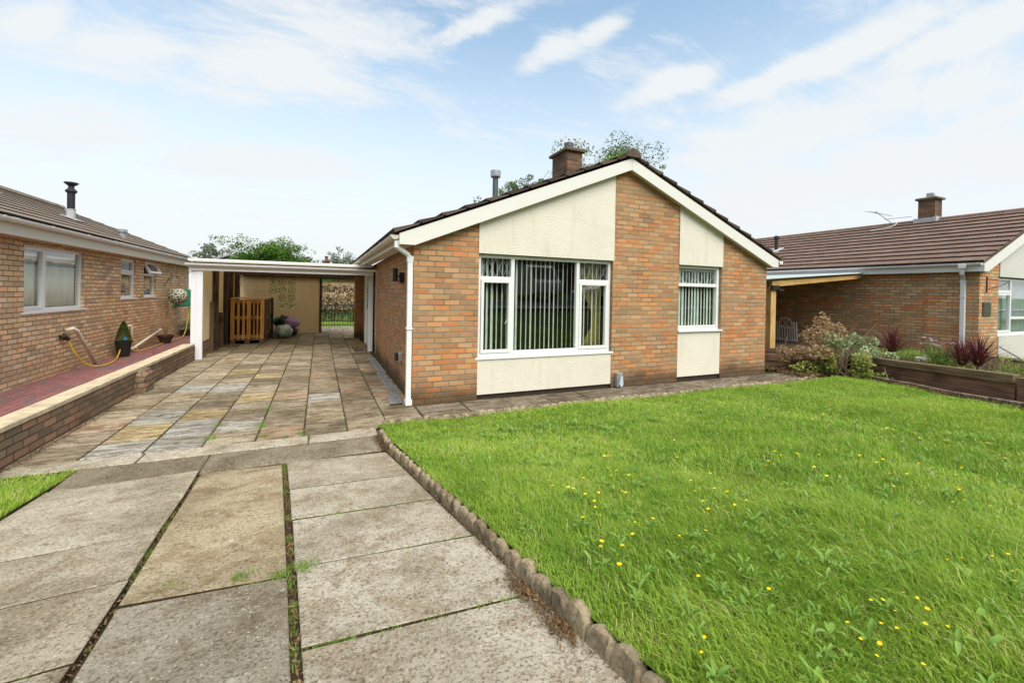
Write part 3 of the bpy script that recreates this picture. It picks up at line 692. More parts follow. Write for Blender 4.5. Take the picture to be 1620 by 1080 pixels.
# yellow flowers
FL = [(4.17,3.72),(4.85,3.13),(5.25,3.06),(5.21,2.97),(4.65,2.73),(4.26,2.41),(5.11,2.26),(4.89,2.22),(4.28,2.06),(4.52,1.98),(5.01,2.1),(5.34,2.14),(5.06,2.01),(5.04,1.95),(4.66,1.91),(4.8,1.75),(5.02,1.85),(5.37,1.89),(6.12,1.92),(5.01,1.56),(4.47,1.37),(4.54,1.35),(3.89,1.1),(3.57,1.8),(3.63,1.71),(3.65,1.69),(3.08,1.66),(2.98,1.67),(3.05,1.63),(3.19,1.81),(3.13,1.84),(3.26,2.06),(2.85,2.05),(2.98,2.02),(2.92,1.99),(3.05,2.02),(2.9,2.06),(3.26,2.2),(2.05,1.87),(2.03,1.85),(1.95,1.7),(1.96,1.69),(1.89,1.61),(2.06,1.59),(2.08,1.56),(2.06,1.69),(2.14,1.67),(3.23,1.45),(3.18,1.41),(3.5,1.46),(3.61,1.4),(3.88,1.4),(3.48,1.24),(3.37,1.19),(3.22,1.17),(3.35,1.15),(3.92,1.32),(2.96,0.95),(3.13,0.97),(3.21,1.0),(2.63,0.82),(2.44,0.86),(2.31,0.81),(2.66,0.78),(2.39,0.71),(2.39,0.69),(2.37,0.68),(1.75,0.82),(1.81,0.78),(1.66,0.76),(1.76,0.81),(1.88,0.78),(1.77,0.7),(1.83,0.7),(1.73,0.73),(1.83,0.67),(1.49,0.74),(1.46,0.72),(1.48,0.7),(1.53,0.69),(1.6,0.68),(1.55,0.61),(1.48,1.0),(1.41,1.35),(1.6,1.4),(1.32,1.17),(1.05,0.89),(1.02,0.88),(1.29,2.22),(1.25,2.2),(1.36,2.16),(1.36,2.13),(1.43,2.13),(1.38,2.02),(1.54,1.88),(1.56,1.89),(1.5,2.07),(1.31,1.86),(1.28,1.81),(1.18,1.75),(1.33,1.52),(1.21,1.69),(2.0,2.64),(1.89,2.54),(1.7,2.28),(1.82,2.29),(1.77,2.12),(1.73,2.14),(1.72,2.21),(1.05,1.3),(1.08,1.31),(1.13,1.53),(1.08,1.5),(1.31,1.53),(1.49,1.62),(1.51,3.25),(1.96,4.45),(2.28,4.15),(4.25,3.56),(3.31,3.16),(2.86,2.83),(2.43,2.38),(2.65,2.68),(2.11,1.94),(2.32,2.0)]
r = np.random.default_rng(5)
protos = []
for k in range(3):
    m_ = MB(); h = (.075, .10, .13)[k]; bx = (.0, .012, -.015)[k]
    m_.mi = 0; m_.tube([(0, 0, 0), (bx*.5, 0, h*.55), (bx, .004, h)], .0012, 5)
    m_.mi = 1; n = 12; R = (.0075, .009, .0065)[k]
    for i in range(n):
        a = 2*pi*i/n; b = a+2*pi/n*.9; q = .3
        m_.add([(bx, .004, h), (bx+R*cos(a), .004+R*sin(a), h+R*q), (bx+R*1.12*cos((a+b)/2), .004+R*1.12*sin((a+b)/2), h+R*q*1.1), (bx+R*cos(b), .004+R*sin(b), h+R*q)], [(0, 1, 2, 3)])
    o = m_.build('yellow_flower', [stem_m, flower_y]); protos.append(o)
for i, (x, y) in enumerate(FL):
    o = protos[i] if i < 3 else protos[i % 3].copy()
    if i >= 3: COL.objects.link(o)
    s_ = float(r.uniform(.8, 1.25)) * (.68 if y < 1.3 else 1.0 if y < 2.6 else 1.15)
    o.location = (x, y, float(lawn_z(x, y))-.004); o.rotation_euler = (float(r.normal()*.15), float(r.normal()*.15), float(r.uniform(0, 6))); o.scale = (s_, s_, s_)
    tag(o, 'small yellow flower on a thin stem standing in the lawn', 'flower', 'yellow flowers in the lawn')

# ------------------------------------------------------------------ concrete scalloped edging
g = G('edging_concrete'); p = g.pos()
c = g.mix(g.rng(g.noise(p, 7, 6, .65), .4, .65), (.42, .34, .22), (.18, .14, .09)); c = g.mix(g.rng(g.noise(p, 40, 5, .7), .5, .68, 0, .7), c, (.07, .055, .035))
c = g.mix(g.rng(g.noise(p, 4, 4), .6, .72, 0, .6), c, (.42, .36, .27)); g.bump(g.noise(p, 45, 6, .75), 1, .02); edge_m = g.base(c, .95, .1)
def edging_unit(seed, length=.6, hgt=.072, n=5):
    rr = random.Random(seed); m_ = MB(); K = 40; vs = []; lh = [rr.uniform(.72, 1.08) for _ in range(n)]
    for i in range(K+1):
        u = i/K; s_ = (u*n) % 1.0; lobe = (sqrt(max(0, 1-(2*s_-1)**2*.97)) if 0 < i < K else .17)*lh[min(n-1, int(u*n))]
        z = hgt-.045+.045*lobe + rr.uniform(-.002, .002); t = .024+rr.uniform(-.002, .002)
        x = u*length; j = lambda: rr.uniform(-.0022, .0022)
        for (yy, zz_) in ((-t, -.06), (-t+j(), z*.55+j()), (-t+.003+j(), z-.010), (-t+.012, z+j()*.5), (t-.012, z+j()*.5), (t-.003+j(), z-.010), (t+j(), z*.55+j()), (t, -.06)): vs.append((x, yy, zz_))
    fs = []
    for i in range(K):
        for k in range(7): fs.append((i*8+k, (i+1)*8+k, (i+1)*8+k+1, i*8+k+1))
    fs += [tuple(range(8)), tuple(K*8+k for k in range(7, -1, -1))]
    m_.add(vs, fs); return m_.build('lawn_edging', edge_m)
eds = [edging_unit(40+k) for k in range(5)]
cnt = 0
def place_edge(p0, p1, label, group, zf, hs=1.0):
    global cnt
    a = Vector(p0); b = Vector(p1); n = max(1, round((b-a).length/.6)); d = (b-a)/n
    for i in range(n):
        o = eds[cnt] if cnt < 5 else eds[(cnt*3) % 5].copy()
        if cnt >= 5: COL.objects.link(o)
        cnt += 1
        q0 = a+d*i; q1 = a+d*(i+1); z0, z1 = zf(q0.x, q0.y), zf(q1.x, q1.y)
        v = Vector((q1.x-q0.x, q1.y-q0.y, z1-z0)); o.location = (q0.x, q0.y, z0-.01)
        o.location.z += random.uniform(-.012, .006); o.rotation_euler = (random.gauss(0, .09), random.gauss(0, .008)-atan2(v.z, sqrt(v.x**2+v.y**2)), atan2(v.y, v.x)); o.scale = (v.length/.6*.985, 1, hs)
        tag(o, label, 'lawn edging', group)
place_edge((ex(4.78), 4.78), (ex(-1.22), -1.22), 'weathered scalloped concrete edging unit between the driveway slabs and the lawn', 'edging units beside the driveway', lambda x, y: ramp_z(y)+.012)
place_edge((.68, 5.075), (8.2, 5.075), 'low scalloped concrete edging unit between the slab path and the lawn', 'edging units along the path', lambda x, y: .006, .95)
place_edge((8.22, 5.09), (9.35, 5.45), 'scalloped edging unit curving towards the straggly bush', 'edging units curving round to the bush', lambda x, y: .0, .8)

# ------------------------------------------------------------------ window builder
def window_parts(parent, M, W_, H_, lights, sill=.03, name='window', frame_mat=None, depth=.07, label=None):
    """M maps (u right, d depth into wall, v up). lights: list of (u0,u1,v0,v1,sash) glass cells incl. their frame cell"""
    fm = frame_mat or white
    f = MB(M); t = .045
    f.box(0, W_, 0, depth, 0, t); f.box(0, W_, 0, depth, H_-t, H_); f.box(0, t, 0, depth, t, H_-t); f.box(W_-t, W_, 0, depth, t, H_-t)
    panes = []
    for (u0, u1, v0, v1, sash) in lights:
        if sash:
            s_ = .045; a, b, c, d = u0+.006, u1-.006, v0+.006, v1-.006
            f.box(a, b, -.012, .05, c, c+s_); f.box(a, b, -.012, .05, d-s_, d); f.box(a, a+s_, -.012, .05, c+s_, d-s_); f.box(b-s_, b, -.012, .05, c+s_, d-s_)
            panes.append((a+s_, b-s_, c+s_, d-s_))
        else: panes.append((u0, u1, v0, v1))
    return f, panes
def finish_window(parent, M, f, panes, W_, sill, fm, bars=(), name='window', label=None, sill_over=.04):
    for b in bars: f.box(*b)
    wo = f.build(name, fm, parent, bevel=.004)
    if label: wo['label'] = label
    for (a, b, c, d) in panes:
        m_ = MB(M); m_.box(a-.004, b+.004, .022, .028, c-.004, d+.004); m_.build('pane', glass, wo)
    if sill:
        m_ = MB(M); m_.box(-sill_over, W_+sill_over, -.06, .05, -.035, -.002); m_.build('sill', fm, wo, bevel=.004)
    return wo
def frontM(x, y, z): return Matrix(((1, 0, 0, x), (0, 1, 0, y), (0, 0, 1, z), (0, 0, 0, 1)))            # facing -Y
def eastM(x, y, z): return Matrix(((0, -1, 0, x), (1, 0, 0, y), (0, 0, 1, z), (0, 0, 0, 1)))            # facing +X, u along +Y

def tile_slope(m_, xe, ze, xr, zr, y0, y1, gauge=.34, th=.032):
    L_ = sqrt((xr-xe)**2+(zr-ze)**2); n = round(L_/gauge); dx, dz = (xr-xe)/n, (zr-ze)/n; nx_, nz_ = -dz, dx
    if nz_ < 0: nx_, nz_ = -nx_, -nz_
    q = sqrt(nx_**2+nz_**2); nx_, nz_ = nx_/q*th, nz_/q*th
    for i in range(n):
        a = (xe+dx*i, ze+dz*i); b = (xe+dx*(i+1.12), ze+dz*(i+1.12)) if i < n-1 else (xr, zr)
        vs = []
        for y in (y0, y1): vs += [(a[0], y, a[1]), (a[0]+nx_*1.35, y, a[1]+nz_*1.35), (b[0]+nx_*.35, y, b[1]+nz_*.35), (b[0], y, b[1])]
        u = [(y0, i+.1), (y1, i+.1), (y1, i+.9), (y0, i+.9)]; z_ = [(0.15, i+.5)]*4
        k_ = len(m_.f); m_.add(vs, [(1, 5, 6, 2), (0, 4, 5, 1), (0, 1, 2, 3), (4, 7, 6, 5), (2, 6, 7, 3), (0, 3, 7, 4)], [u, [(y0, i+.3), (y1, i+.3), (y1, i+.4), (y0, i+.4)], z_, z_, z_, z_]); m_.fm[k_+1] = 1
def gutter(m_, x, z, y0, y1, r_=.055, side=-1):
    pts = [(x+side*(r_+r_*cos(t)), z-r_*sin(t)*1.05) for t in [pi*k/10 for k in range(11)]]
    m_.prism(pts, y0, y1)
    for k in range(int((y1-y0)/1.1)+1):
        yy = min(y0+.05+k*1.1, y1-.04); q = [(x+side*(r_+(r_+.006)*cos(t)), z+.004-(r_+.006)*sin(t)*1.05) for t in [pi*k_/10 for k_ in range(11)]]
        m_.prism(q, yy, yy+.04)

# ------------------------------------------------------------------ main bungalow
XL, XR, YF, YE_ = 1.15, 8.20, 5.80, 14.9; XM = 4.675
H = thing('bungalow', 'brick bungalow with cream render panels and a white gable trim, in the centre', 'bungalow', (XM, YF, 0))
def tz(x, o=.0): return 2.18+o+.411*(min(x-XL, XR-x))
mb = MB()
mb.prism([(XL, -.05), (2.075, -.05), (2.075, tz(2.075)), (XL, tz(XL))], YF, YF+.22)
mb.prism([(4.42, -.05), (5.865, -.05), (5.865, tz(5.865)), (XM, tz(XM)), (4.42, tz(4.42))], YF, YF+.22)
mb.prism([(6.94, -.05), (XR, -.05), (XR, tz(XR)), (6.94, tz(6.94))], YF, YF+.22)
def sw(y0, y1, z0, z1):        # side wall segment, splayed very slightly
    x = lambda y: XL+.003+(y-YF)*.024 if y < 11 else XL+.128+(y-11)*.004
    mb.add([(x(y0), y0, z0), (x(y1), y1, z0), (x(y1)+.22, y1, z0), (x(y0)+.22, y0, z0), (x(y0), y0, z1), (x(y1), y1, z1), (x(y1)+.22, y1, z1), (x(y0)+.22, y0, z1)],
           [(0,3,2,1), (4,5,6,7), (0,1,5,4), (1,2,6,5), (2,3,7,6), (3,0,4,7)])
sw(YF+.221, 11.35, -.05, 2.2); sw(11.35, 12.3, 2.05, 2.2); sw(12.3, 15.0, -.05, 2.2)
mb.box(XR-.222, XR-.002, YF+.221, YE_, -.05, 2.2); mb.box(XL+.4, XR-.23, YE_-.22, YE_, -.05, 2.2)
mb.box(XL-.10, XL+.12, 14.7, 14.95, -.05, 2.05)
mb.build('wall', brick_main, H)
for i, (a, b, z0, z1) in enumerate(((2.072, 4.424, 2.105, None), (2.078, 4.416, .075, .585), (5.862, 6.945, 2.105, None), (5.868, 6.937, .09, .895))):
    m_ = MB(); n = 24; yf = YF-.016 if z1 is None else YF+.012
    if z1 is None: m_.prism([(a, z0), (b, z0), (b, tz(b)), (a, tz(a))], yf, YF+.15)
    else: m_.prism([(a, z0), (b, z0), (b, z1), (a, z1)], yf, YF+.15)
    m_.build('render_panel', render_cream, H, bevel=.006)
mb = MB(); mb.box(2.078, 4.416, YF+.05, YF+.18, -.05, .075); mb.build('plinth', dark_trim, H)
mb = MB(); mb.box(5.868, 6.937, YF+.05, YF+.18, -.05, .09); mb.build('plinth', dark_trim, H)
# dark rooms behind the panes
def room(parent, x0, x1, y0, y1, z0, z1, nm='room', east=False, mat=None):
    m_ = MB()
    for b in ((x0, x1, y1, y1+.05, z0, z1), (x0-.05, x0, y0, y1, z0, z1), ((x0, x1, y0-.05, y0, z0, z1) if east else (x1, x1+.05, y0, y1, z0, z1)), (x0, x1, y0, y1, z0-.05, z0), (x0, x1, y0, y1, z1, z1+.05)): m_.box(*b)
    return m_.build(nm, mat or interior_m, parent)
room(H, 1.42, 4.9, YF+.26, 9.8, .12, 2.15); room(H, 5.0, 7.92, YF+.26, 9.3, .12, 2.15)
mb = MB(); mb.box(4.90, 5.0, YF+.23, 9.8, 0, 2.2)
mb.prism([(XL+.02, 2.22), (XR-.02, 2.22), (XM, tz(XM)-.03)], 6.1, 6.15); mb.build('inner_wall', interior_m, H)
# big window: u from 2.09
W1x, W1z, W1W, W1H = 2.082, .605, 2.33, 1.485
M = frontM(W1x, YF+.055, W1z)
ml, mr = .535, 1.70
f, P = window_parts(H, M, W1W, W1H, [(.045, ml, 1.13, 1.44, 0), (.045, ml, .045, 1.13, 1), (ml+.04, mr-.02, .045+.02, W1H-.05, 0), (mr+.02, W1W-.045, 1.13, 1.44, 0), (mr+.02, W1W-.045, .045, 1.13, 1)])
P[0] = (.05, ml-.01, 1.17, 1.435); P[3] = (mr+.03, W1W-.05, 1.17, 1.435)
wo1 = finish_window(H, M, f, P, W1W, True, white, [(ml-.012, ml+.045, 0, .07, .045, W1H-.045), (mr-.03, mr+.026, 0, .07, .045, W1H-.045), (.045, ml-.012, 0, .07, 1.115, 1.17), (mr+.026, W1W-.045, 0, .07, 1.115, 1.17), (ml+.045, mr-.03, 0, .07, .045, .07)], label='large white window of five panes with diamond lattice top lights')
def lattice(M, a, b, c, d, parent, n):
    m_ = MB(M); step = (b-a)/n
    m_.M = M
    for i in range(n):
        u = a+step*i
        for (p, q) in (((u, c), (u+step, d)), ((u+step, c), (u, d))):
            m_.tube([(p[0], .036, p[1]), ((p[0]+q[0])/2, .036, (p[1]+q[1])/2), (q[0], .036, q[1])], .0032, 5)
        m_.tube([(u+step/2, .036, c), (u+step/2, .036, d)], .0022, 5)
    return m_.build('lattice', lattice_m, parent)
lattice(M, P[0][0], P[0][1], P[0][2], P[0][3], wo1, 4); lattice(M, P[3][0], P[3][1], P[3][2], P[3][3], wo1, 4)
m_ = MB(M); m_.tube([(ml-.04, .045, .55), (ml-.075, .05, .47)], .008, 6); m_.build('handle', white, wo1)
# small window
W2x, W2z, W2W, W2H = 5.80, .925, 1.135, 1.165
M2 = frontM(W2x, YF+.055, W2z)
f, P2 = window_parts(H, M2, W2W, W2H, [])
P2 = [(.05, W2W-.07, .85, W2H-.05), (.05, W2W-.07, .07, .79)]
wo2 = finish_window(H, M2, f, P2, W2W, False, white, [(.045, W2W-.045, 0, .07, .79, .85), (W2W-.075, W2W-.04, -.01, .07, .045, W2H-.045), (.04, W2W-.05, -.01, .06, .045, .075)], label='white window with a lattice top light in the narrow render bay')
m_ = MB(M2); m_.box(.06, W2W+.03, -.08, .04, -.035, -.002); m_.build('sill', white, wo2, bevel=.004)
lattice(M2, P2[0][0], P2[0][1], P2[0][2], P2[0][3], wo2, 8)
# bargeboards
mb = MB(); mb.prism([(.94, 2.15), (1.14, 2.15), (XM-.001, 3.603), (XM-.001, 3.785), (.94, 2.285)], 5.68, 5.705); mb.build('bargeboard', fascia_white, H, bevel=.003)
mb = MB(); q = 2*XM; mb.prism([(q-.94-.03, 2.15), (q-1.14, 2.15), (XM+.001, 3.603), (XM+.001, 3.785), (q-.94-.03, 2.285)], 5.68, 5.705); mb.build('bargeboard', fascia_white, H, bevel=.003)
mb = MB()
mb.prism([(.96, 2.165), (1.145, 2.165), (XM, 3.625), (XM, 3.70), (.96, 2.22)], 5.706, 5.797); mb.prism([(q-.99, 2.165), (q-1.145, 2.165), (XM, 3.625), (XM, 3.70), (q-.99, 2.22)], 5.706, 5.797)
mb.box(.965, 1.145, 5.80, YE_, 2.155, 2.17); mb.box(q-1.145, q-.99, 5.80, YE_, 2.155, 2.17); mb.build('soffit', off_white, H)
mb = MB(); mb.box(.945, .965, 5.706, YE_, 2.15, 2.275); mb.build('fascia', fascia_white, H)
mb = MB(); mb.box(q-.99, q-.97, 5.706, YE_, 2.15, 2.275); mb.build('fascia', fascia_white, H)
mb = MB(); gutter(mb, .943, 2.265, 5.70, YE_+.05); mb.build('gutter', off_white, H)
mb = MB(); gutter(mb, q-.967, 2.265, 5.66, YE_, side=1); mb.build('gutter', white, H)
mb = MB()
tile_slope(mb, .875, 2.292, XM, 3.835, 5.655, YE_+.1, .34, .042); tile_slope(mb, q-.875, 2.292, XM, 3.835, 5.655, YE_+.1, .34, .042)
mb.prism([(.90, 2.27), (XM, 3.785), (q-.90, 2.27), (XM, 3.70)], 5.71, YE_)
roof = mb.build('roof', [tile_main, tile_edge_shade], H)
mb = MB()
for k in range(22):
    y = 5.63+k*.425; pts = [(XM-.15, 3.80), (XM-.11, 3.89), (XM-.05, 3.935), (XM+.05, 3.935), (XM+.11, 3.89), (XM+.15, 3.80)]; mb.prism(pts, y, y+.41)
mb.build('ridge_tile', tile_main, roof)
# moss at verge near ridge
rr = np.random.default_rng(8); c_ = [(XM-.05-abs(rr.normal())*.22, 5.66+rr.uniform(0, .4), 0) for _ in range(900)]
c_ = [(x, y, 3.86+.40*(x-XM)+.045+rr.uniform(0, .025)) for x, y, _ in c_]
v, l = leaf_cards(c_, .022, rr); o = fast_mesh('moss', v, 3, weed_m, roof, off=(XM, YF, 0), loops=l)
# chimney
def chimney(parent, x0, x1, y0, y1, z0, z1, mat, pot=True, nm='chimney'):
    m_ = MB(); m_.box(x0, x1, y0, y1, z0, z1); ch = m_.build(nm, mat, parent)
    m_ = MB(); e = .058; m_.cbox(x0-e, x1+e, y0-e, y1+e, z1, z1+.07, .025); m_.build('cap', mosscap, ch)
    return ch
g = G('mossy_cap'); p = g.pos(); c = g.mix(g.rng(g.noise(p, 9, 5, .7), .5, .6), (.13, .10, .08), (.13, .15, .04)); g.bump(g.noise(p, 35, 5, .7), 1, .02); mosscap = g.base(c, .95, .1)
ch = chimney(H, 4.47, 4.82, 7.4, 8.0, 3.5, 4.40, brick_dark)
mb = MB(); mb.lathe([(.075, 0), (.075, .06)], (4.64, 7.62, 4.47), 16); mb.build('pot_collar', cap_m, ch)
mb = MB(); mb.lathe([(.095, 0), (.10, .02), (.10, .09), (.07, .11), (.02, .115)], (4.64, 7.62, 4.53), 18); mb.build('cowl', grey_flue, ch)
# flue
mb = MB(); mb.lathe([(.055, 0), (.055, .95)], (3.14, 7.9, 2.95), 16)
fl = mb.build('flue', grey_flue, H)
mb = MB(); mb.lathe([(.06, 0), (.095, .01), (.10, .03), (.10, .13), (.085, .145)], (3.14, 7.9, 3.80), 18); mb.build('cowl', grey_metal, fl)
# downpipe
mb = MB(); mb.box(.885, .945, 5.72, 5.79, 2.10, 2.20)
mb.tube([(.915, 5.755, 2.16), (.93, 5.76, 2.11), (1.07, 5.82, 2.03), (1.105, 5.835, 1.97)], .036, 10); mb.box(1.072, 1.142, 5.80, 5.868, .07, 2.0)
mb.box(1.064, 1.148, 5.797, 5.872, 1.93, 2.01); mb.box(1.064, 1.148, 5.79, 5.872, 1.02, 1.05); mb.prism([(1.07, 0.02), (1.145, .02), (1.145, .09), (1.07, .09)], 5.77, 5.872); mb.build('downpipe', white, H, bevel=.006)
# lamp, socket, drain, door
mb = MB(); mb.box(1.10, 1.175, 6.60, 6.68, 1.66, 1.82); mb.tube([(1.14, 6.64, 1.76), (1.06, 6.64, 1.76)], .012, 6); mb.lathe([(.038, 0), (.038, .20)], (1.045, 6.66, 1.68), 14); mb.build('wall_light', black_metal, H)
mb = MB(); mb.box(1.115, 1.18, 6.68, 6.83, .46, .60); so = mb.build('outdoor_socket', grey_metal, H, bevel=.01)
mb = MB(); mb.box(1.07, 1.114, 6.69, 6.82, .47, .59); mb.build('cover', black_metal, so, bevel=.015)
mb = MB(); mb.box(4.49, 4.60, YF-.075, YF-.001, .02, .25); gb = mb.build('outlet_box', grey_metal, H, bevel=.006)
mb = MB(); mb.prism([(4.52, .07), (4.56, .02), (4.60, .06), (4.585, .20), (4.55, .21)], YF-.10, YF-.077, 'y'); mb.build('torn_cover', upvc('blue_white_plastic', (.45, .52, .58)), gb)
mb = MB(); mb.box(1.17, 1.24, 11.33, 12.32, 0, 2.06); mb.box(1.13, 1.17, 11.35, 11.42, 0, 2.05); mb.box(1.13, 1.17, 12.23, 12.3, 0, 2.05); mb.box(1.13, 1.17, 11.42, 12.23, 1.98, 2.05)
dr = mb.build('door', white, H); mb = MB(); mb.box(1.16, 1.165, 11.55, 12.1, 1.05, 1.9); mb.build('pane', glass, dr)
# gutter downpipe bracket etc are modelled above; drain channel is let into the paving
D = thing('drainage_channel', 'metal grated drainage channel along the foot of the side wall', 'drain', (1.08, 8, 0))
mb = MB()
def grate(x0, x1, y0, y1, slope=0):
    mb.box(x0, x0+.02, y0, y1, -.02, .016); mb.box(x1-.02, x1, y0, y1, -.02, .016)
    y = y0
    while y < y1: mb.box(x0+.02, x1-.02, y, y+.018, -.015, .012); y += .045
grate(.99, 1.12, 6.45, 8.3); grate(1.03, 1.16, 8.3, 10.2); grate(.90, 1.06, 5.93, 6.40)
mb.build('grating', grey_metal, D)
mb = MB(); mb.box(.885, 1.05, 5.90, 5.925, -.03, .02); mb.box(1.0, 1.11, 6.46, 10.2, -.02, -.008); mb.build('trough', dark_trim, D)
# doorstep and mat
mb = MB(); mb.cbox(.82, 1.16, 11.38, 12.45, -.02, .11, .012); tag(mb.build('doorstep', flag_path), 'concrete doorstep at the side door under the carport', 'doorstep')
mb = MB(); mb.cbox(.84, 1.14, 11.42, 12.4, .112, .132, .005); tag(mb.build('doormat', simple('coir_mat', (.17, .11, .04), .95, .1, 0, .4, 30, 1, 120)), 'brown doormat lying on the concrete doorstep', 'doormat')

# blinds, curtain
def blinds(x0, x1, z0, z1, y, pitch_, ang, label, gap=()):  # slats turned half open
    b = thing('vertical_blind', label, 'blind', ((x0+x1)/2, y, z1))
    m_ = MB(); m_.box(x0, x1, y-.02, y+.02, z1, z1+.04); m_.build('headrail', white, b)
    m_ = MB(); x = x0+.03; rr_ = random.Random(4)
    while x < x1:
        if not any(a < x < b_ for a, b_ in gap):
            t = ang+rr_.uniform(-.13, .13); dx, dy = cos(t)*.040, sin(t)*.040; th = .0012
            m_.prism([(x-dx-th, y-dy), (x-dx+th, y-dy), (x+dx+th, y+dy), (x+dx-th, y+dy)], z0, z1, 'z')
        x += pitch_*rr_.uniform(.93, 1.07)
    m_.build('slat', blind_m, b); return b
blinds(2.16, 4.36, .66, 2.05, YF+.16, .0815, radians(50), 'white vertical blind half open behind the large front window')
blinds(5.93, 6.86, .97, 2.0, YF+.14, .078, radians(24), 'pale vertical blind behind the small front window')
mb = MB(); n = 40; vs = []
for j in range(9):
    z = .62+j*.18; tie = exp(-((z-1.15)/.35)**2)
    for i in range(n+1):
        u = i/n; x = 4.40-(.42*(1-.62*tie))*u*(1 if z > 1.15 else .75+.25*(1.15-z)/.5); vs.append((x, YF+.30+.022*sin(u*34), z))
mb.add(vs, [(j*(n+1)+i, j*(n+1)+i+1, (j+1)*(n+1)+i+1, (j+1)*(n+1)+i) for j in range(8) for i in range(n)])
o = tag(mb.build('curtain', curtain_y, smooth=True), 'yellow curtain tied back at the right of the large front window', 'curtain')
md = o.modifiers.new('thick', 'SOLIDIFY'); md.thickness = .004
# ------------------------------------------------------------------ carport
CP = thing('carport', 'flat white edged carport roof spanning from the left boundary to the side wall', 'carport', (-.6, 11, 0))
mb = MB(); mb.box(-2.50, 1.17, 11.0, 16.8, 2.085, 2.145); mb.build('roof', sheet_m, CP)
mb = MB(); mb.box(-2.52, 1.20, 10.975, 11.0, 2.10, 2.15); mb.build('roof_edge', white, CP, bevel=.004)
mb = MB(); mb.box(-2.50, 1.2, 11.03, 11.06, 1.90, 2.02); mb.build('fascia', fascia_white, CP)
mb = MB(Matrix.Rotation(0, 4, 'Z'))
pts = [(11.03-.055+.055*cos(t), 2.045-.058*sin(t)) for t in [pi*k/10 for k in range(11)]]
mb.prism(pts, -2.56, 1.33, 'x')
for x in (-2.2, -1.35, -.5, .35, 1.1): mb.prism([(a-.003, b-.004) for a, b in pts], x, x+.04, 'x')
mb.build('gutter', white, CP)
for k in range(8):
    mb = MB(); y = 11.1+k*.8; mb.box(-2.45, 1.16, y, y+.05, 1.97, 2.083); mb.build('joist', timber_dark, CP)
mb = MB(); mb.box(-2.3, 1.2, 16.72, 16.80, 1.92, 2.08); mb.build('beam', timber_dark, CP)
mb = MB(); mb.box(-2.395, -2.27, 11.06, 11.12, -.01, 1.91); mb.box(-2.48, -2.397, 11.075, 11.11, .30, 1.91)
mb.build('post', upvc('painted_post', (.70, .69, .72), .5), CP, bevel=.004)
mb = MB(); mb.box(1.27, 1.335, 10.93, 10.995, -.02, 2.0); mb.box(1.262, 1.343, 10.925, 11.0, 1.90, 1.98); mb.box(1.262, 1.343, 10.925, 11.0, .45, .48); mb.box(1.262, 1.343, 10.925, 11.0, 1.45, 1.48); mb.build('downpipe', white, CP, bevel=.005)
W = thing('side_wall', 'rendered wall with dark timber posts along the left side of the carport', 'wall', (-2.4, 14, 0))
mb = MB(); mb.box(-2.46, -2.36, 11.14, 15.4, .34, 1.96); mb.build('render_panel', render_shed, W)
mb = MB(); mb.box(-2.48, -2.34, 11.14, 16.0, -.05, .34); mb.build('brick_base', brick_low, W)
for k, (y, d_) in enumerate(((12.45, .10), (13.75, .09), (14.45, .08), (15.4, .09))):
    mb = MB(); mb.box(-2.36, -2.25, y, y+.14, -.03, 1.96); mb.build('post', timber_dark, W)
mb = MB(); mb.box(-2.36, -2.29, 12.2, 12.32, -.03, 1.2); mb.tube([(-2.31, 13.2, 0), (-2.31, 13.25, .9)], .05, 8); mb.build('board', pallet_dark, W)
mb = MB(); mb.box(-2.36, -2.352, 11.62, 12.02, .10, .30); mb.build('vent', black_metal, W)
mb = MB(); mb.box(-2.44, -2.40, 15.55, 16.4, 1.0, 1.9); mb.build('dark_opening', dark_glass, W)
mb = MB(); mb.box(-2.44, -2.28, 15.52, 16.45, .9, .96); mb.build('ledge', white, W)
mb = MB(); mb.box(-2.46, -2.36, 15.96, 16.9, -.05, 1.0); mb.build('low_panel', render_shed, W)
# back wall with pierced screen blocks
BW = thing('screen_wall', 'beige rendered wall with pierced concrete screen blocks at the back of the carport', 'wall', (-1.1, 16.95, 0))
bx0, bx1, bz0, bz1 = -1.60, -.75, .815, 1.90; cw, chh = (bx1-bx0)/3, (bz1-bz0)/4
mb = MB(); mb.box(-2.42, bx0, 16.9, 17.0, -.03, 1.95); mb.box(bx1, .005, 16.9, 17.0, -.03, 1.95); mb.box(bx0, bx1, 16.9, 17.0, -.03, bz0); mb.box(bx0, bx1, 16.9, 17.0, bz1, 1.95)
mb.box(bx0, bx0+cw, 16.902, 16.998, bz0, bz0+2*chh); mb.build('wall', render_shed, BW)
def screen_block(x, z, w_, h):
    m_ = MB(); t = .022; m_.box(x, x+w_, 16.9, 17.0, z, z+t); m_.box(x, x+w_, 16.9, 17.0, z+h-t, z+h); m_.box(x, x+t, 16.9, 17.0, z+t, z+h-t); m_.box(x+w_-t, x+w_, 16.9, 17.0, z+t, z+h-t)
    cx, cz = x+w_/2, z+h/2
    for k in range(4):
        a = pi*k/4+.0; L_ = (.5 if k % 2 == 0 else .64)*w_; m_.M = Matrix.Translation((cx, 16.95, cz)) @ Matrix.Rotation(a, 4, 'Y'); m_.box(-L_+.014, L_-.014, -.045, .045, -.017, .017); m_.M = None
    for k in range(4):
        a = pi/4+pi*k/2; px_, pz_ = cx+cos(a)*w_*.26, cz+sin(a)*w_*.26
        m_.M = Matrix.Translation((px_, 16.95, pz_)) @ Matrix.Rotation(-a, 4, 'Y') @ Matrix.Rotation(pi/4, 4, 'Y'); m_.box(-.026, .026, -.044, .044, -.026, .026); m_.M = None
    m_.build('screen_block', render_shed, BW)
for j in range(4):
    for i in range(3):
        if i == 0 and j < 2: continue
        screen_block(bx0+i*cw, bz0+j*chh, cw, chh)
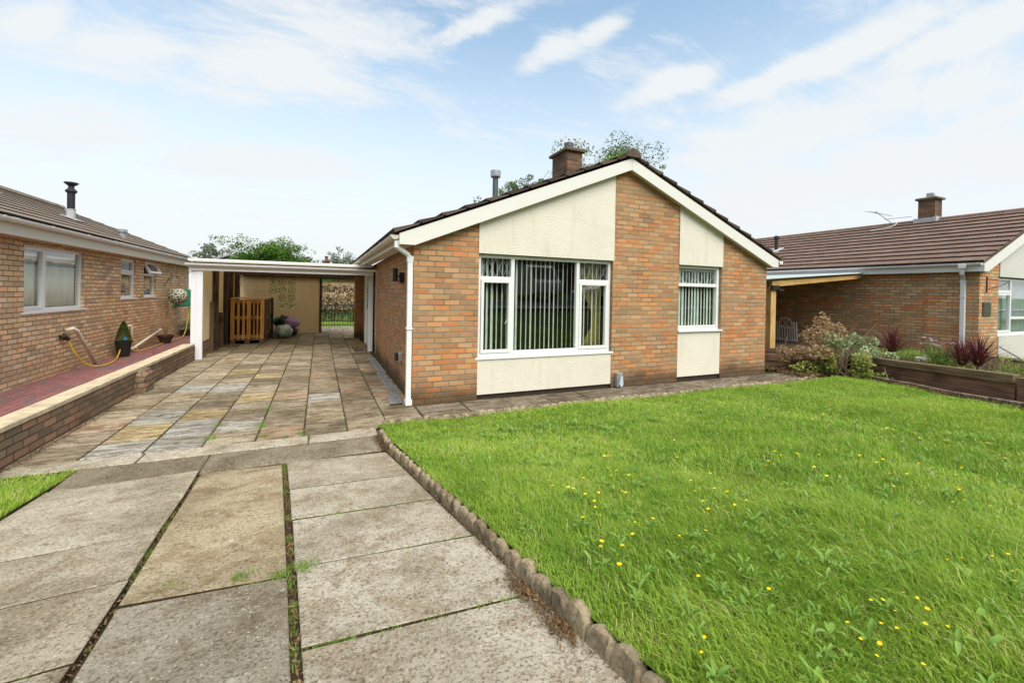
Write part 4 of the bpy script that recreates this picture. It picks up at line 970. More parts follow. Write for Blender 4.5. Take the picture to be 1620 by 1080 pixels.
mb = MB(); mb.box(.006, .09, 16.86, 16.98, -.03, 1.98); mb.build('post', timber_dark, BW)
mb = MB(); mb.box(-2.42, .09, 16.86, 17.02, 1.952, 2.0); mb.build('coping', off_white, BW)
# gate and hedge beyond
GT = thing('garden_gate', 'low black metal railing gate in the gap behind the carport', 'gate', (.7, 18.6, 0))
mb = MB(); mb.box(.05, 1.5, 18.58, 18.60, .12, .15); mb.box(.05, 1.5, 18.58, 18.60, .92, .95); mb.build('rail', black_metal, GT)
mb = MB()
for k in range(15): mb.tube([(.07+k*.1, 18.62, .03), (.07+k*.1, 18.62, 1.0)], .007, 6)
mb.build('bars', black_metal, GT)
mb = MB(); mb.box(1.28, 1.37, 16.96, 17.08, 0, 1.9); tag(mb.build('gate_post', timber_dark), 'dark timber gate post at the right of the gap behind the carport', 'post')
def blob_cards(blobs, n, size, seed, aspect=.55):
    """blobs (x,y,z,rx,ry,rz): shell-weighted leaf positions"""
    r_ = np.random.default_rng(seed); B = np.array(blobs); w_ = B[:, 3]*B[:, 4]*B[:, 5]; w_ = w_**.67; idx = r_.choice(len(B), n, p=w_/w_.sum())
    d = r_.normal(size=(n, 3)); d /= np.linalg.norm(d, axis=1)[:, None]; rad = r_.uniform(.25, 1.0, n)**.45
    rad *= 1+.16*np.sin(d[:, 0]*5+idx)*np.sin(d[:, 2]*6+idx*2)
    c = B[idx, :3]+d*rad[:, None]*B[idx, 3:6]
    return leaf_cards(c, size, r_, aspect)
hedge_green = leaf_mat('hedge_leaves_dark', [(0, (.012, .016, .008)), (.6, (.03, .045, .014)), (.9, (.10, .08, .04)), (1, (.22, .15, .09))], .15, .8, 1.5)
HG = thing('hedge', 'tangled hedge with brown dead growth on top, seen through the gap behind the carport', 'hedge', (1.0, 23.5, 0))
rr = np.random.default_rng(3)
bl = [(-.3+k*.36+rr.uniform(-.1, .1), 23.6+rr.uniform(-.2, .2), rr.uniform(.5, .8), .5, .45, .7) for k in range(13)]+[(-.4+k*.24, 23.5, rr.uniform(1.35, 1.65), .28, .3, .25) for k in range(20)]
v, l = blob_cards(bl[:13], 11000, .07, 4); fast_mesh('foliage', v, 3, hedge_green, HG, off=(1.0, 23.5, 0), loops=l)
v, l = blob_cards(bl[13:], 5500, .07, 5, .4); fast_mesh('dead_growth', v, 3, hedge_dead, HG, off=(1.0, 23.5, 0), loops=l)
mb = MB()
for k in range(46):
    x = rr.uniform(-.3, 4); mb.tube([(x, 23.5, .0), (x+rr.normal()*.15, 23.3+rr.normal()*.1, .8), (x+rr.normal()*.4, 23.2, rr.uniform(1.2, 1.9))], [.022, .014, .006], 5)
mb.build('branches', bark, HG)
x, y = scatter(9000, -2, 4, 18.9, 22.9, lambda x, y: x > -9, 3); v, l = blades(x, y, np.full(len(x), -.07), .05*np.random.default_rng(2).uniform(.5, 1.3, len(x)), np.full(len(x), .022), 4)
tag(fast_mesh('rear_grass', v, 3, grass_m, loops=l), 'strip of grass between the back paving and the hedge', 'grass', kind='stuff')

# pallet crate
PC = thing('pallet_crate', 'crate made of orange-brown wooden pallets standing against the carport side wall', 'crate', (-1.8, 14.5, 0))
x0, x1, y0, y1 = -2.2, -1.40, 13.8, 15.7
mb = MB()
for (a, b) in ((x0, x0+.11), (-1.86, -1.74), (x1-.11, x1)): mb.box(a, b, y0, y0+.10, .0, .10)
mb.box(x0, x1, y0+.001, y0+.11, .101, .125); mb.box(x0, x1, y1-.1, y1, .0, .12); mb.box(x1-.1, x1-.001, y0+.12, y1-.11, .03, .12); mb.build('base_pallet', pallet_dark, PC)
mb = MB()
for (a, b, t) in ((x0, x0+.095, 1.235), (x0+.155, x0+.215, 1.12), (x0+.275, x0+.335, 1.22), (x0+.385, x0+.48, 1.235), (x0+.53, x0+.575, 1.14), (x0+.62, x0+.66, 1.20), (x1-.095, x1, 1.235)):
    mb.box(a, b, y0+.012, y0+.034, .13, t)
for z in (.16, .68, 1.13): mb.box(x0+.002, x1-.002, y0+.036, y0+.058, z, z+.09)
for a in (x0+.01, -1.85, x1-.10):
    for z in (.16, .68, 1.13): mb.box(a, a+.09, y0+.06, y0+.13, z, z+.09)
mb.build('front_pallet', pallet_wood, PC)
mb = MB(); mb.box(x0+.03, x1-.04, y0+.20, y0+1.4, .13, 1.1); mb.build('contents', dark_trim, PC)
mb = MB()
for k in range(9): mb.box(x1-.025, x1-.003, y0+.16+k*.17, y0+.26+k*.17, .13, 1.22)
for z in (.17, .65, 1.12): mb.box(x1+.0, x1+.022, y0+.15, y1-.05, z, z+.09)
mb.build('side_pallet', pallet_dark, PC)
mb = MB(); mb.box(x0-.03, x1+.03, y0-.01, y0+.9, 1.245, 1.265); mb.box(x0-.03, x1+.02, y0+.92, y1, 1.243, 1.262); mb.build('top_board', pallet_wood, PC)
mb = MB(); mb.box(x1+.03, x1+.10, 15.2, 15.32, 0, 1.26); mb.box(x1+.03, x1+.05, 15.34, 15.8, .1, 1.2); tag(mb.build('leaning_pallet', timber_dark), 'dark pallet end leaning beside the pallet crate', 'pallet')
def bag(name, mat, c, r_, seed, label, sq=.8):
    m_ = MB(); nu, nv = 22, 12; vs = []; rr_ = random.Random(seed)
    for j in range(nv+1):
        t = pi*j/nv
        for i in range(nu):
            a = 2*pi*i/nu; nz = mnoise.noise(Vector((cos(a)*sin(t)*2.2+seed, sin(a)*sin(t)*2.2, cos(t)*2.2)))*.38; rr0 = r_*(1+nz)
            vs.append((c[0]+rr0*sin(t)*cos(a), c[1]+rr0*sin(t)*sin(a), max(.004, c[2]+rr0*cos(t)*sq)))
    m_.add(vs, [(j*nu+i, j*nu+(i+1) % nu, (j+1)*nu+(i+1) % nu, (j+1)*nu+i) for j in range(nv) for i in range(nu)])
    return tag(m_.build(name, mat, smooth=True), label, 'bag')
bag('plastic_bag', clear_bag, (-1.02, 15.2, .20), .26, 3, 'clear plastic bag of green rubbish on the paving beside the crate', .8)
bag('plastic_bag', purple_plastic, (-.82, 15.75, .42), .23, 8, 'lilac plastic bag heaped against the back wall', .85)
bag('plastic_bag', black_pot, (-1.05, 15.9, .42), .23, 12, 'black plastic bag heaped between the crate and the lilac bag', 1.0)
bag('plastic_bag', green_plastic, (-1.22, 15.95, .45), .14, 17, 'small dark green bag half hidden behind the crate', 1.2)
bag('plastic_bag', simple('maroon_plastic', (.07, .03, .06), .4), (-.80, 15.95, .14), .18, 23, 'dark maroon bag lying underneath the lilac bag', .8)

# ------------------------------------------------------------------ low wall on the left
LW = thing('low_wall', 'low dark brick boundary wall with pale concrete capping beside the driveway', 'wall', (-2.45, 7, 0))
mb = MB(); mb.box(-2.52, -2.40, .5, 10.98, -.1, .305); mb.build('wall', brick_low, LW)
y = .5
while y < 10.9:
    mb = MB(); mb.cbox(-2.585, -2.385, y+.004, min(y+1.62, 10.99)-.004, .307, .352, .006); mb.build('coping', cap_m, LW); y += 1.62
mb = MB(); vs = []
for j in range(7):
    z = -.05+j*.062; 
    for i in range(14):
        t = 2*pi*i/14; a = abs(cos(t))**.45*(1 if cos(t) > 0 else -1); b = abs(sin(t))**.45*(1 if sin(t) > 0 else -1)
        k_ = (1 if j < 5 else (.93 if j == 5 else .6))*(1+random.uniform(-.04, .04)); vs.append((-2.35+a*.085*k_, 8.0+b*.20*k_, z))
mb.add(vs, [(j*14+i, j*14+(i+1) % 14, (j+1)*14+(i+1) % 14, (j+1)*14+i) for j in range(6) for i in range(14)]+[tuple(6*14+i for i in range(14))])
mb.build('pier', brick_low, LW, smooth=False)
rr = np.random.default_rng(31); c_ = [(-2.42-rr.uniform(0, .14), 10.0+rr.uniform(0, .8), .358+rr.uniform(0, .02)) for _ in range(90)]
c_ = [(-2.62-rr.uniform(0, .3), 9.6+rr.uniform(0, 1.0), .04+rr.uniform(0, .3)*(rr.random() < .3)) for _ in range(160)]
v, l = leaf_cards(c_, .05, rr); RP = fast_mesh('red_plant', v, 3, red_leaf, loops=l); tag(RP, 'low plant with red leaves behind the far end of the low wall', 'plant')

# ------------------------------------------------------------------ left bungalow
LX, LY0, LY1 = -4.0, 1.0, 17.6
LB = thing('bungalow', 'tan brick bungalow with a long mossy roof on the left side of the photo', 'bungalow', (-7.5, 9, 0))
wins = [(8.78, 10.58, 1.12, 2.14), (12.2, 13.05, 1.27, 2.17), (13.55, 14.42, 1.28, 2.18)]
mb = MB(); ys_ = LY0
for (a, b, c, d) in wins:
    mb.box(LX-.22, LX, ys_, a, -.05, 2.235); mb.box(LX-.22, LX, a, b, -.05, c-.03); mb.box(LX-.22, LX, a, b, d, 2.235); ys_ = b
mb.box(LX-.22, LX, ys_, LY1, -.05, 2.235)
mb.prism([(-11, -.05), (LX-.23, -.05), (LX-.23, 2.25), (-7.5, 3.65), (-11, 2.25)], LY1-.2, LY1); mb.prism([(-11, -.05), (LX-.23, -.05), (LX-.23, 2.25), (-7.5, 3.65), (-11, 2.25)], LY0, LY0+.2)
mb.box(-11.2, -11, LY0, LY1, -.05, 2.235); mb.build('wall', brick_left, LB)
for (a, b, c, d) in ((8.6, 10.8, .9, 2.2), (12.1, 14.6, 1.0, 2.2)): room(LB, -6.5, LX-.24, a-.3, b+.3, .2, 2.3, east=True, mat=interior_l)
# large window
M = eastM(LX-.045, 8.78, 1.12); f, P = window_parts(LB, M, 1.80, 1.02, [(.03, .60, .03, .99, 1), (.66, 1.75, .05, .97, 0)])
wo = finish_window(LB, M, f, P, 1.80, True, white, [(.60, .66, 0, .06, .045, .975)], sill_over=.06)
wo['label'] = 'large two-pane white window with net curtain'
M = eastM(LX-.045, 12.2, 1.27); f, P = window_parts(LB, M, .85, .90, [(.035, .815, .58, .87, 1), (.06, .79, .06, .55, 0)])
finish_window(LB, M, f, P, .85, True, white, [(.045, .805, 0, .06, .53, .58)], sill_over=.05)
M = eastM(LX-.045, 13.55, 1.28); f, P = window_parts(LB, M, .87, .90, [(.06, .81, .06, .53, 0)])
wo3 = finish_window(LB, M, f, P, .87, True, white, [(.045, .825, 0, .06, .53, .58)], sill_over=.05)
wo3['label'] = 'narrow white window with its top sash propped open'
Ms = M @ Matrix.Translation((0, -.02, .875)) @ Matrix.Rotation(radians(-26), 4, 'X')
mb = MB(Ms); 
for b in ((.03, .84, -.03, .03, -.32, -.27), (.03, .84, -.03, .03, -.05, 0), (.03, .075, -.03, .03, -.27, -.05), (.795, .84, -.03, .03, -.27, -.05)): mb.box(*b)
sh = mb.build('open_sash', white, wo3, bevel=.004); mb = MB(Ms); mb.box(.073, .797, -.004, .004, -.272, -.048); mb.build('pane', glass, sh) if False else None
def net(y0, y1, z0, z1, label, x=LX-.13):
    m_ = MB(); n = 60; vs = [(x+.012*sin(i*1.3)+.006*sin(i*.5), y0+(y1-y0)*i/n, z) for z in (z0, z1) for i in range(n+1)]
    m_.add(vs, [(i, i+1, n+2+i, n+1+i) for i in range(n)]); o = tag(m_.build('net_curtain', net_m, smooth=True), label, 'curtain'); md = o.modifiers.new('thick', 'SOLIDIFY'); md.thickness = .003
net(8.82, 10.54, 1.16, 1.88, 'pale net curtain hanging across the large window of the left bungalow')
mb = MB(); mb.box(LX-.14, LX-.115, 8.84, 10.52, 1.88, 2.02); tag(mb.build('roller_blind', white), 'white rolled blind across the top of the large left window', 'blind')
mb = MB(); mb.box(LX-.14, LX-.13, 12.25, 13.0, 1.3, 1.8); tag(mb.build('blind', simple('grey_blind', (.22, .18, .18), .9)), 'grey blind in the nearer narrow window of the left bungalow', 'blind')
mb = MB(); mb.box(LX-.14, LX-.13, 13.6, 14.37, 1.3, 1.8); tag(mb.build('blind', simple('brown_blind', (.20, .13, .13), .9)), 'brownish blind in the narrow window with the open sash', 'blind')
mb = MB(); mb.box(-3.80, -3.78, LY0, LY1+.1, 2.20, 2.40); mb.build('fascia', off_white, LB)
mb = MB(); mb.box(-3.999, -3.80, LY0, LY1, 2.215, 2.23); mb.build('soffit', off_white, LB)
mb = MB(); gutter(mb, -3.778, 2.415, LY0, LY1+.15, side=1); mb.build('gutter', white, LB)
mb = MB(); tile_slope(mb, -3.70, 2.44, -7.5, 3.97, LY0-.1, LY1+.12, .34, .018); tile_slope(mb, -11.3, 2.44, -7.5, 3.97, LY0-.1, LY1+.12, .34, .04); mb.prism([(-3.72, 2.43), (-7.5, 3.94), (-11.28, 2.43), (-7.5, 3.80)], LY0, LY1)
lroof = mb.build('roof', [tile_left, tile_edge_shade], LB)
mb = MB()
for k in range(40): y = LY0-.1+k*.445; mb.prism([(-7.66, 3.94), (-7.6, 4.03), (-7.5, 4.06), (-7.4, 4.03), (-7.34, 3.94)], y, min(y+.43, LY1+.13))
mb.build('ridge_tile', tile_left, lroof)
slz = lambda x: 2.44+(-3.70-x)*(3.97-2.44)/3.80
mb = MB(); mb.box(-6.1, -5.65, 9.9, 11.2, slz(-5.7)+.04, slz(-5.7)+.05); 
mb = MB(); M_ = Matrix.Translation((-5.55, 10.2, slz(-5.55)+.075)) @ Matrix.Rotation(atan2(1.53, 3.80), 4, 'Y'); mb.M = M_; mb.box(-.35, .35, -.5, .5, -.02, .025); rw = mb.build('roof_window', dark_glass, lroof)
mb = MB(M_); mb.box(-.39, -.35, -.54, .54, -.02, .04); mb.box(.35, .39, -.54, .54, -.02, .04); mb.box(-.35, .35, -.54, -.5, -.02, .04); mb.box(-.35, .35, .5, .54, -.02, .04); mb.build('frame', lead, rw)
mb = MB(); z = slz(-5.0); mb.lathe([(.075, -.2), (.075, .22), (.08, .22), (.08, .24)], (-5, 12.6, z), 16); mb.build('flue_collar', lead, lroof)
mb = MB(); mb.lathe([(.065, .22), (.065, .58), (.10, .62), (.10, .64), (.05, .70), (.05, .74), (.12, .80), (.12, .82), (.02, .82)], (-5, 12.6, z), 18); fl = mb.build('flue', black_metal, lroof)
mb = MB(); mb.M = Matrix.Translation((-5, 12.7, z+.05)) @ Matrix.Rotation(atan2(1.53, 3.80), 4, 'Y'); mb.box(-.13, .16, -.25, .18, -.01, .006); mb.build('flashing', lead, lroof)
mb = MB(); z = slz(-4.35); mb.lathe([(.07, -.1), (.07, .12), (.10, .13), (.10, .19), (.06, .21)], (-4.35, 13.3, z), 16); mb.build('roof_vent', grey_metal, lroof)
# waste pipes
mb = MB(); mb.tube([(-3.97, 9.86, .76), (-3.90, 9.93, .785), (-3.88, 10.02, .74), (-3.88, 10.72, .05)], .030, 12); mb.build('waste_pipe', ivory, LB, smooth=True)
mb = MB(); mb.tube([(-3.98, 12.50, .62), (-3.93, 12.52, .64), (-3.92, 12.56, .60), (-3.92, 12.56, .12)], .028, 10); mb.tube([(-3.92, 12.45, .12), (-3.90, 12.75, .11), (-3.88, 12.8, .03)], .026, 10)
mb.tube([(-3.90, 12.72, .13), (-3.92, 14.5, .37)], .026, 10); mb.lathe([(.04, -.03), (.04, .03)], (-3.92, 14.5, .37), 10); mb.build('waste_pipe', ivory, LB, smooth=True)
mb = MB(); mb.tube([(-4.0, 9.74, .66), (-3.93, 9.78, .66), (-3.93, 9.86, .60)], .03, 8); mb.tube([(-3.96, 9.8, .72), (-3.96, 9.8, .60)], .018, 8); tp = mb.build('garden_tap', black_metal, LB, smooth=True)
# hose, reel, ball, pots
def catmull(P_, n=10):
    P_ = [Vector(p) for p in P_]; out_ = []
    for i in range(len(P_)-1):
        a, b, c, d = P_[max(i-1, 0)], P_[i], P_[i+1], P_[min(i+2, len(P_)-1)]
        for k in range(n):
            t = k/n; out_.append(.5*((2*b)+(c-a)*t+(2*a-5*b+4*c-d)*t*t+(3*b-a-3*c+d)*t**3))
    return out_+[P_[-1]]
mb = MB(); mb.tube(catmull([(-3.93, 9.86, .60), (-3.86, 9.92, .35), (-3.78, 10.1, .13), (-3.68, 10.35, .055), (-3.66, 10.8, .055), (-3.75, 11.3, .08), (-3.85, 11.8, .24), (-3.92, 12.1, .20), (-3.8, 12.5, .06), (-3.7, 13.1, .055), (-3.75, 14.2, .055), (-3.7, 15.0, .055), (-3.66, 15.6, .10), (-3.65, 15.95, .45), (-3.64, 16.1, .95), (-3.66, 16.12, 1.2)]), .013, 8)
tag(mb.build('garden_hose', yellow_hose, smooth=True), 'yellow hose trailing from the tap along the left bungalow wall to the reel', 'hose')
HR = thing('hose_reel', 'green wall hose reel beside the white carport post', 'hose reel', (-3.85, 16.1, 1.2))
mb = MB(); M_ = Matrix.Translation((-3.72, 16.05, 1.22)) @ Matrix.Rotation(pi/2, 4, 'X'); mb.M = M_
mb.lathe([(.02, -.16), (.25, -.16), (.26, -.14), (.10, -.12), (.10, .12), (.26, .14), (.25, .16), (.02, .16)], (0, 0, 0), 26); mb.build('drum', green_plastic, HR, smooth=False)
mb = MB(); mb.box(-3.99, -3.70, 15.95, 16.15, .95, 1.02); mb.box(-3.995, -3.95, 15.9, 16.2, .9, 1.4); mb.build('bracket', green_plastic, HR, bevel=.006)
g = G('wire_ball'); q_ = g.obj(); d_ = g.n('ShaderNodeTexVoronoi', feature='DISTANCE_TO_EDGE'); g.l(g.scl(q_, (1, 1, 1.6)), d_.inputs[0]); d_.inputs['Scale'].default_value = 11
c = g.mix(g.rng(d_.outputs[0], .05, .09), (.70, .66, .52), (.05, .07, .04)); g.bump(d_.outputs[0], -1, .03); ball_m = g.base(c, .7, .3)
HBL = thing('hanging_ball', 'cream and green patterned ball hanging on the left bungalow wall', 'ornament', (-3.68, 15.1, 1.28))
mb = MB(); n_ = 14; prof = [(max(.002, .235*sin(pi*k/n_)), -.235*cos(pi*k/n_)) for k in range(n_+1)]; mb.lathe(prof, (-3.68, 15.1, 1.27), 26); mb.build('ball', ball_m, HBL, smooth=True)
mb = MB(); mb.tube([(-3.68, 15.1, 1.5), (-3.68, 15.1, 1.80)], .004, 5); mb.tube(catmull([(-4.0, 15.1, 1.55), (-3.9, 15.1, 1.75), (-3.78, 15.1, 1.86), (-3.68, 15.1, 1.80)]), .008, 6); mb.build('bracket', black_metal, HBL)
TP = thing('potted_conifer', 'small cone-shaped conifer with a blue star in a tall black pot', 'potted plant', (-3.80, 11.75, .035))
mb = MB(); mb.lathe([(.10, 0), (.135, .26), (.14, .30), (.15, .30), (.15, .335), (.13, .335), (.12, .29)], (-3.80, 11.75, .036), 22); mb.build('pot', black_pot, TP)
rr = np.random.default_rng(6); n = 5200; u = rr.uniform(0, 1, n)**.8; a = rr.uniform(0, 2*pi, n); R = (.15*(1-u)**.75+.012)*np.sqrt(rr.uniform(.45, 1, n)); 
c_ = np.stack([-3.80+R*np.cos(a), 11.75+R*np.sin(a), .34+u*.44], 1); v, l = leaf_cards(c_, .022, rr, .5, 1.5); fast_mesh('foliage', v, 3, topiary_m, TP, off=(-3.80, 11.75, .035), loops=l)
mb = MB(); st_ = [(-3.72+.045*(1 if k % 2 else .45)*cos(pi*k/5), .43+.045*(1 if k % 2 else .45)*sin(pi*k/5)) for k in range(10)]; mb.prism(st_, 11.585, 11.60, 'y'); mb.build('star', blue_star, TP)
P2_ = thing('potted_shrub', 'dark bowl planter with a thin bare shrub behind the sloping white pipe', 'potted plant', (-3.72, 14.2, .035))
mb = MB(); mb.lathe([(.10, 0), (.16, .16), (.185, .18), (.185, .215), (.16, .215), (.15, .16)], (-3.72, 14.2, .036), 20); mb.build('pot', simple('dark_brown_pot', (.05, .03, .025), .6), P2_)
mb = MB(); rr = np.random.default_rng(12); tips = []
for k in range(16):
    a = rr.uniform(0, 2*pi); e = (-3.72+cos(a)*rr.uniform(.05, .22), 14.2+sin(a)*.2, rr.uniform(.5, .95)); tips.append(e); mb.tube([(-3.72, 14.2, .2), ((-3.72*2+e[0])/3, (14.2*2+e[1])/3, .45), e], [.007, .005, .002], 5)
mb.build('stems', simple('twig', (.28, .20, .09), .9), P2_)
v, l = leaf_cards([np.array(tips[int(rr.integers(16))])+rr.normal(size=3)*.05 for _ in range(200)], .03, rr); fast_mesh('foliage', v, 3, bush_dead, P2_, off=(-3.72, 14.2, .035), loops=l)
P3_ = thing('potted_shrub', 'small green plant in a dark trough at the wall foot below the hose reel', 'potted plant', (-3.75, 16.5, .035))
mb = MB(); mb.cbox(-3.9, -3.6, 16.2, 16.8, .036, .22, .01); mb.build('pot', black_pot, P3_); rr = np.random.default_rng(13)
v, l = leaf_cards([(-3.75+rr.normal()*.09, 16.5+rr.normal()*.2, .27+abs(rr.normal())*.09) for _ in range(600)], .05, rr, .4, 1); fast_mesh('foliage', v, 3, tree_grey, P3_, off=(-3.75, 16.5, .035), loops=l)

# ------------------------------------------------------------------ right bungalow
RX, RY = 13.5, 4.50
RB = thing('bungalow', 'brick bungalow with a wide brown tiled roof on the right side of the photo', 'bungalow', (17, RY, .1))
mb = MB(); mb.box(RX, RX+.22, 5.42, 14, -.05, 2.26); mb.box(RX-.03, RX+.22, RY, 5.42, -.05, 2.262); mb.box(RX+.221, RX+.92, RY, RY+.22, -.05, 2.26)
mb.prism([(RX+.03, 2.2), (RX+.92, 2.2), (RX+.92, 2.57), (RX+.03, 2.21)], RY+.001, RY+.2)
mb.box(20.2, 20.4, RY, 14, -.05, 2.26); mb.prism([(RX+.25, 2.2), (20.3, 2.2), (17, 3.6)], 13.8, 14); mb.box(RX+.23, 20.19, 13.8, 14, -.05, 2.19)
mb.build('wall', brick_right, RB)
mb = MB(); mb.prism([(RX+.925, 2.12), (20.3, 2.12), (20.3, 2.3), (17, 3.62), (RX+.925, 2.56)], RY-.02, RY+.2); mb.build('render_panel', render_white, RB)
mb = MB(); mb.box(RX+.925, 20.3, RY-.02, RY+.2, .05, .72); mb.build('render_panel', render_white, RB); mb = MB(); mb.box(17, 20.3, RY-.02, RY+.2, .72, 2.12); mb.build('render_panel', render_white, RB)
mb = MB(); mb.box(RX+.93, 20.3, RY+.02, RY+.2, -.1, .05); mb.build('plinth', dark_trim, RB)
M = frontM(RX+.94, RY+.05, .76); f, P = window_parts(RB, M, 2.5, 1.33, [(.05, .74, 1.02, 1.28, 0), (.05, .78, .045, .98, 1), (.84, 2.4, .42, 1.28, 0), (.84, 2.4, .06, .36, 0)])
P[0] = (.08, .74, 1.06, 1.27)
wo = finish_window(RB, M, f, P, 2.5, True, white, [(.045, .78, 0, .06, .985, 1.05), (.78, .84, 0, .07, .045, 1.285), (.84, 2.45, 0, .06, .36, .42), (0.01, .05, -.02, .03, .02, .44)], label='white multi-pane window in the white render')
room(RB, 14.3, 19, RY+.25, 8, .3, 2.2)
mb = MB(); mb.box(14.5, 16.9, RY+.20, RY+.205, .8, 2.05); tag(mb.build('roller_blind', simple('grey_blue_blind', (.36, .43, .46), .9)), 'pale grey blue blind inside the window of the right bungalow', 'blind')
sz = lambda x: 2.40+(x-13.2)*(3.99-2.40)/3.8
mb = MB(); tile_slope(mb, 13.17, 2.40, 17.0, 3.97, RY-.16, 14.2, .34, .036); tile_slope(mb, 20.83, 2.40, 17.0, 3.97, RY-.16, 14.2, .34, .036); mb.prism([(13.2, 2.37), (17, 3.93), (20.8, 2.37), (17, 3.8)], RY-.1, 14)
rroof = mb.build('roof', [tile_right, tile_edge_shade], RB)
mb = MB()
for k in range(22): y = RY-.17+k*.445; mb.prism([(16.84, 3.92), (16.9, 4.01), (17, 4.04), (17.1, 4.01), (17.16, 3.92)], y, min(y+.43, 14.25))
mb.build('ridge_tile', tile_right, rroof)
mb = MB(); mb.prism([(13.25, 2.2), (13.45, 2.2), (17, 3.64), (17, 3.86), (13.25, 2.345)], RY-.145, RY-.12); mb.build('bargeboard', fascia_white, RB)
mb = MB(); mb.prism([(20.75, 2.2), (20.55, 2.2), (17.001, 3.64), (17.001, 3.86), (20.75, 2.345)], RY-.145, RY-.12); mb.build('bargeboard', fascia_white, RB)
mb = MB(); mb.prism([(13.27, 2.21), (13.46, 2.21), (17, 3.66), (17, 3.74), (13.27, 2.3)], RY-.119, RY-.022); mb.box(13.27, 13.46, RY, 14, 2.21, 2.225); mb.build('soffit', off_white, RB)
mb = MB(); mb.box(13.25, 13.27, RY-.119, 14, 2.2, 2.35); mb.build('fascia', white, RB)
mb = MB(); gutter(mb, 13.248, 2.385, RY-.12, 14.1); mb.build('gutter', white, RB)
mb = MB(); mb.box(13.12, 13.2, 4.62, 4.74, 2.27, 2.36); mb.tube([(13.17, 4.68, 2.3), (13.2, 4.70, 2.16), (13.38, 4.74, 2.07), (13.42, 4.75, 2.0)], .042, 10); mb.box(13.385, 13.465, 4.71, 4.79, .1, 2.03); mb.box(13.375, 13.469, 4.70, 4.80, 1.62, 1.65); mb.box(13.375, 13.469, 4.70, 4.80, 1.96, 2.0); mb.build('downpipe', white, RB, bevel=.006)
ch = chimney(RB, 16.83, 17.25, 6.62, 7.02, 3.7, 4.60, brick_dark)
mb = MB(); mb.box(16.98, 17.12, 6.75, 6.89, 4.66, 4.82); mb.box(17.0, 17.10, 6.73, 6.749, 4.70, 4.79); mb.build('pot', grey_metal, ch)
mb = MB(); mb.box(16.72, 17.32, 6.55, 6.615, 3.86, 4.05); mb.box(16.75, 16.825, 6.62, 7.1, 3.86, 4.04); mb.build('flashing', lead, ch)
mb = MB(); z = sz(14.9); mb.lathe([(.055, -.1), (.055, .42), (.085, .44), (.085, .52), (.05, .56)], (15.2, 10.4, sz(15.2)), 14); mb.build('roof_vent', black_metal, rroof)
mb = MB(); mb.M = Matrix.Translation((15.2, 10.4, sz(15.2)+.045)) @ Matrix.Rotation(-atan2(1.57, 3.83), 4, 'Y'); mb.box(-.3, .15, -.2, .3, -.01, .015); mb.build('flashing', lead, rroof)
AE = thing('television_aerial', 'thin television aerial on the ridge of the right bungalow roof', 'aerial', (16.9, 7.6, 4))
mb = MB(); mb.tube([(16.9, 7.6, 3.9), (16.75, 8.1, 4.45)], .012, 5); mb.tube([(16.9, 7.2, 4.15), (16.85, 7.9, 4.16)], .008, 5)
for k in range(7): mb.tube([(16.6, 7.8+k*.07, 4.28+k*.03), (17.05, 7.8+k*.07, 4.28+k*.03)], .005, 4)
mb.tube([(16.72, 8.4, 4.5), (16.85, 7.7, 4.25)], .007, 4); mb.build('mast', wire_m, AE)
mb = MB(); mb.tube(catmull([(16.65, 7.45, 3.98), (16.5, 7.55, 3.85), (16.3, 8.0, 3.76)]), .012, 5); mb.build('cable', white, rroof)
# plaque and hanging bracket on the brick pier
mb = MB(); mb.box(RX+.12, RX+.50, RY-.022, RY-.001, 1.21, 1.52); mb.box(RX+.14, RX+.48, RY-.028, RY-.021, 1.45, 1.49); mb.box(RX+.14, RX+.40, RY-.028, RY-.021, 1.36, 1.39); mb.box(RX+.16, RX+.44, RY-.028, RY-.021, 1.27, 1.31)
tag(mb.build('wall_plaque', plaque_m), 'dark weathered plaque on the brick pier of the right bungalow', 'plaque')
mb = MB(); mb.box(RX+.28, RX+.31, RY-.02, RY-.001, 1.74, 2.10); mb.tube([(RX+.295, RY-.02, 2.05), (RX+.33, RY-.35, 1.98)], .008, 5); mb.tube([(RX+.295, RY-.02, 1.82), (RX+.31, RY-.15, 1.85), (RX+.33, RY-.33, 1.97)], .007, 5); tag(mb.build('hanging_bracket', rust), 'rusty hanging basket bracket above the plaque on the brick pier', 'bracket')
# lean-to
LT = thing('lean_to', 'timber framed lean-to with a pale sheet roof between the two right-hand bungalows', 'lean-to', (10, 6.8, .2))
mb = MB(); mb.box(9.72, 9.90, 6.75, 6.89, .15, 1.80); mb.build('post', timber_new, LT, bevel=.004)
mb = MB(); mb.box(9.905, 9.94, 6.78, 6.92, .15, 1.70); mb.build('post_edge', rust, LT)
mb = MB(); mb.prism([(9.74, 1.80), (9.95, 1.81), (13.35, 2.10), (13.35, 2.20), (9.74, 1.925)], 6.74, 6.84); mb.build('beam', timber_newx, LT)
mb = MB(); mb.prism([(8.9, 1.90), (13.3, 2.235), (13.3, 2.255), (8.9, 1.92)], 6.70, 12.5); mb.build('roof_sheet', lead, LT)
mb = MB(); mb.prism([(8.9, 1.93), (9.9, 2.0), (13.28, 2.235), (13.28, 2.26), (8.9, 2.02)], 6.66, 6.695); mb.build('edge_trim', upvc('pale_blue_sheet', (.58, .66, .68)), LT)
mb = MB(); mb.box(9.0, 9.73, 6.8, 6.88, 1.80, 1.88); mb.box(9.7, 9.95, 6.70, 6.74, 1.72, 1.83); mb.tube([(9.9, 6.7, 1.72), (10.15, 6.75, 1.71)], .03, 8); mb.build('gutter', black_metal, LT)
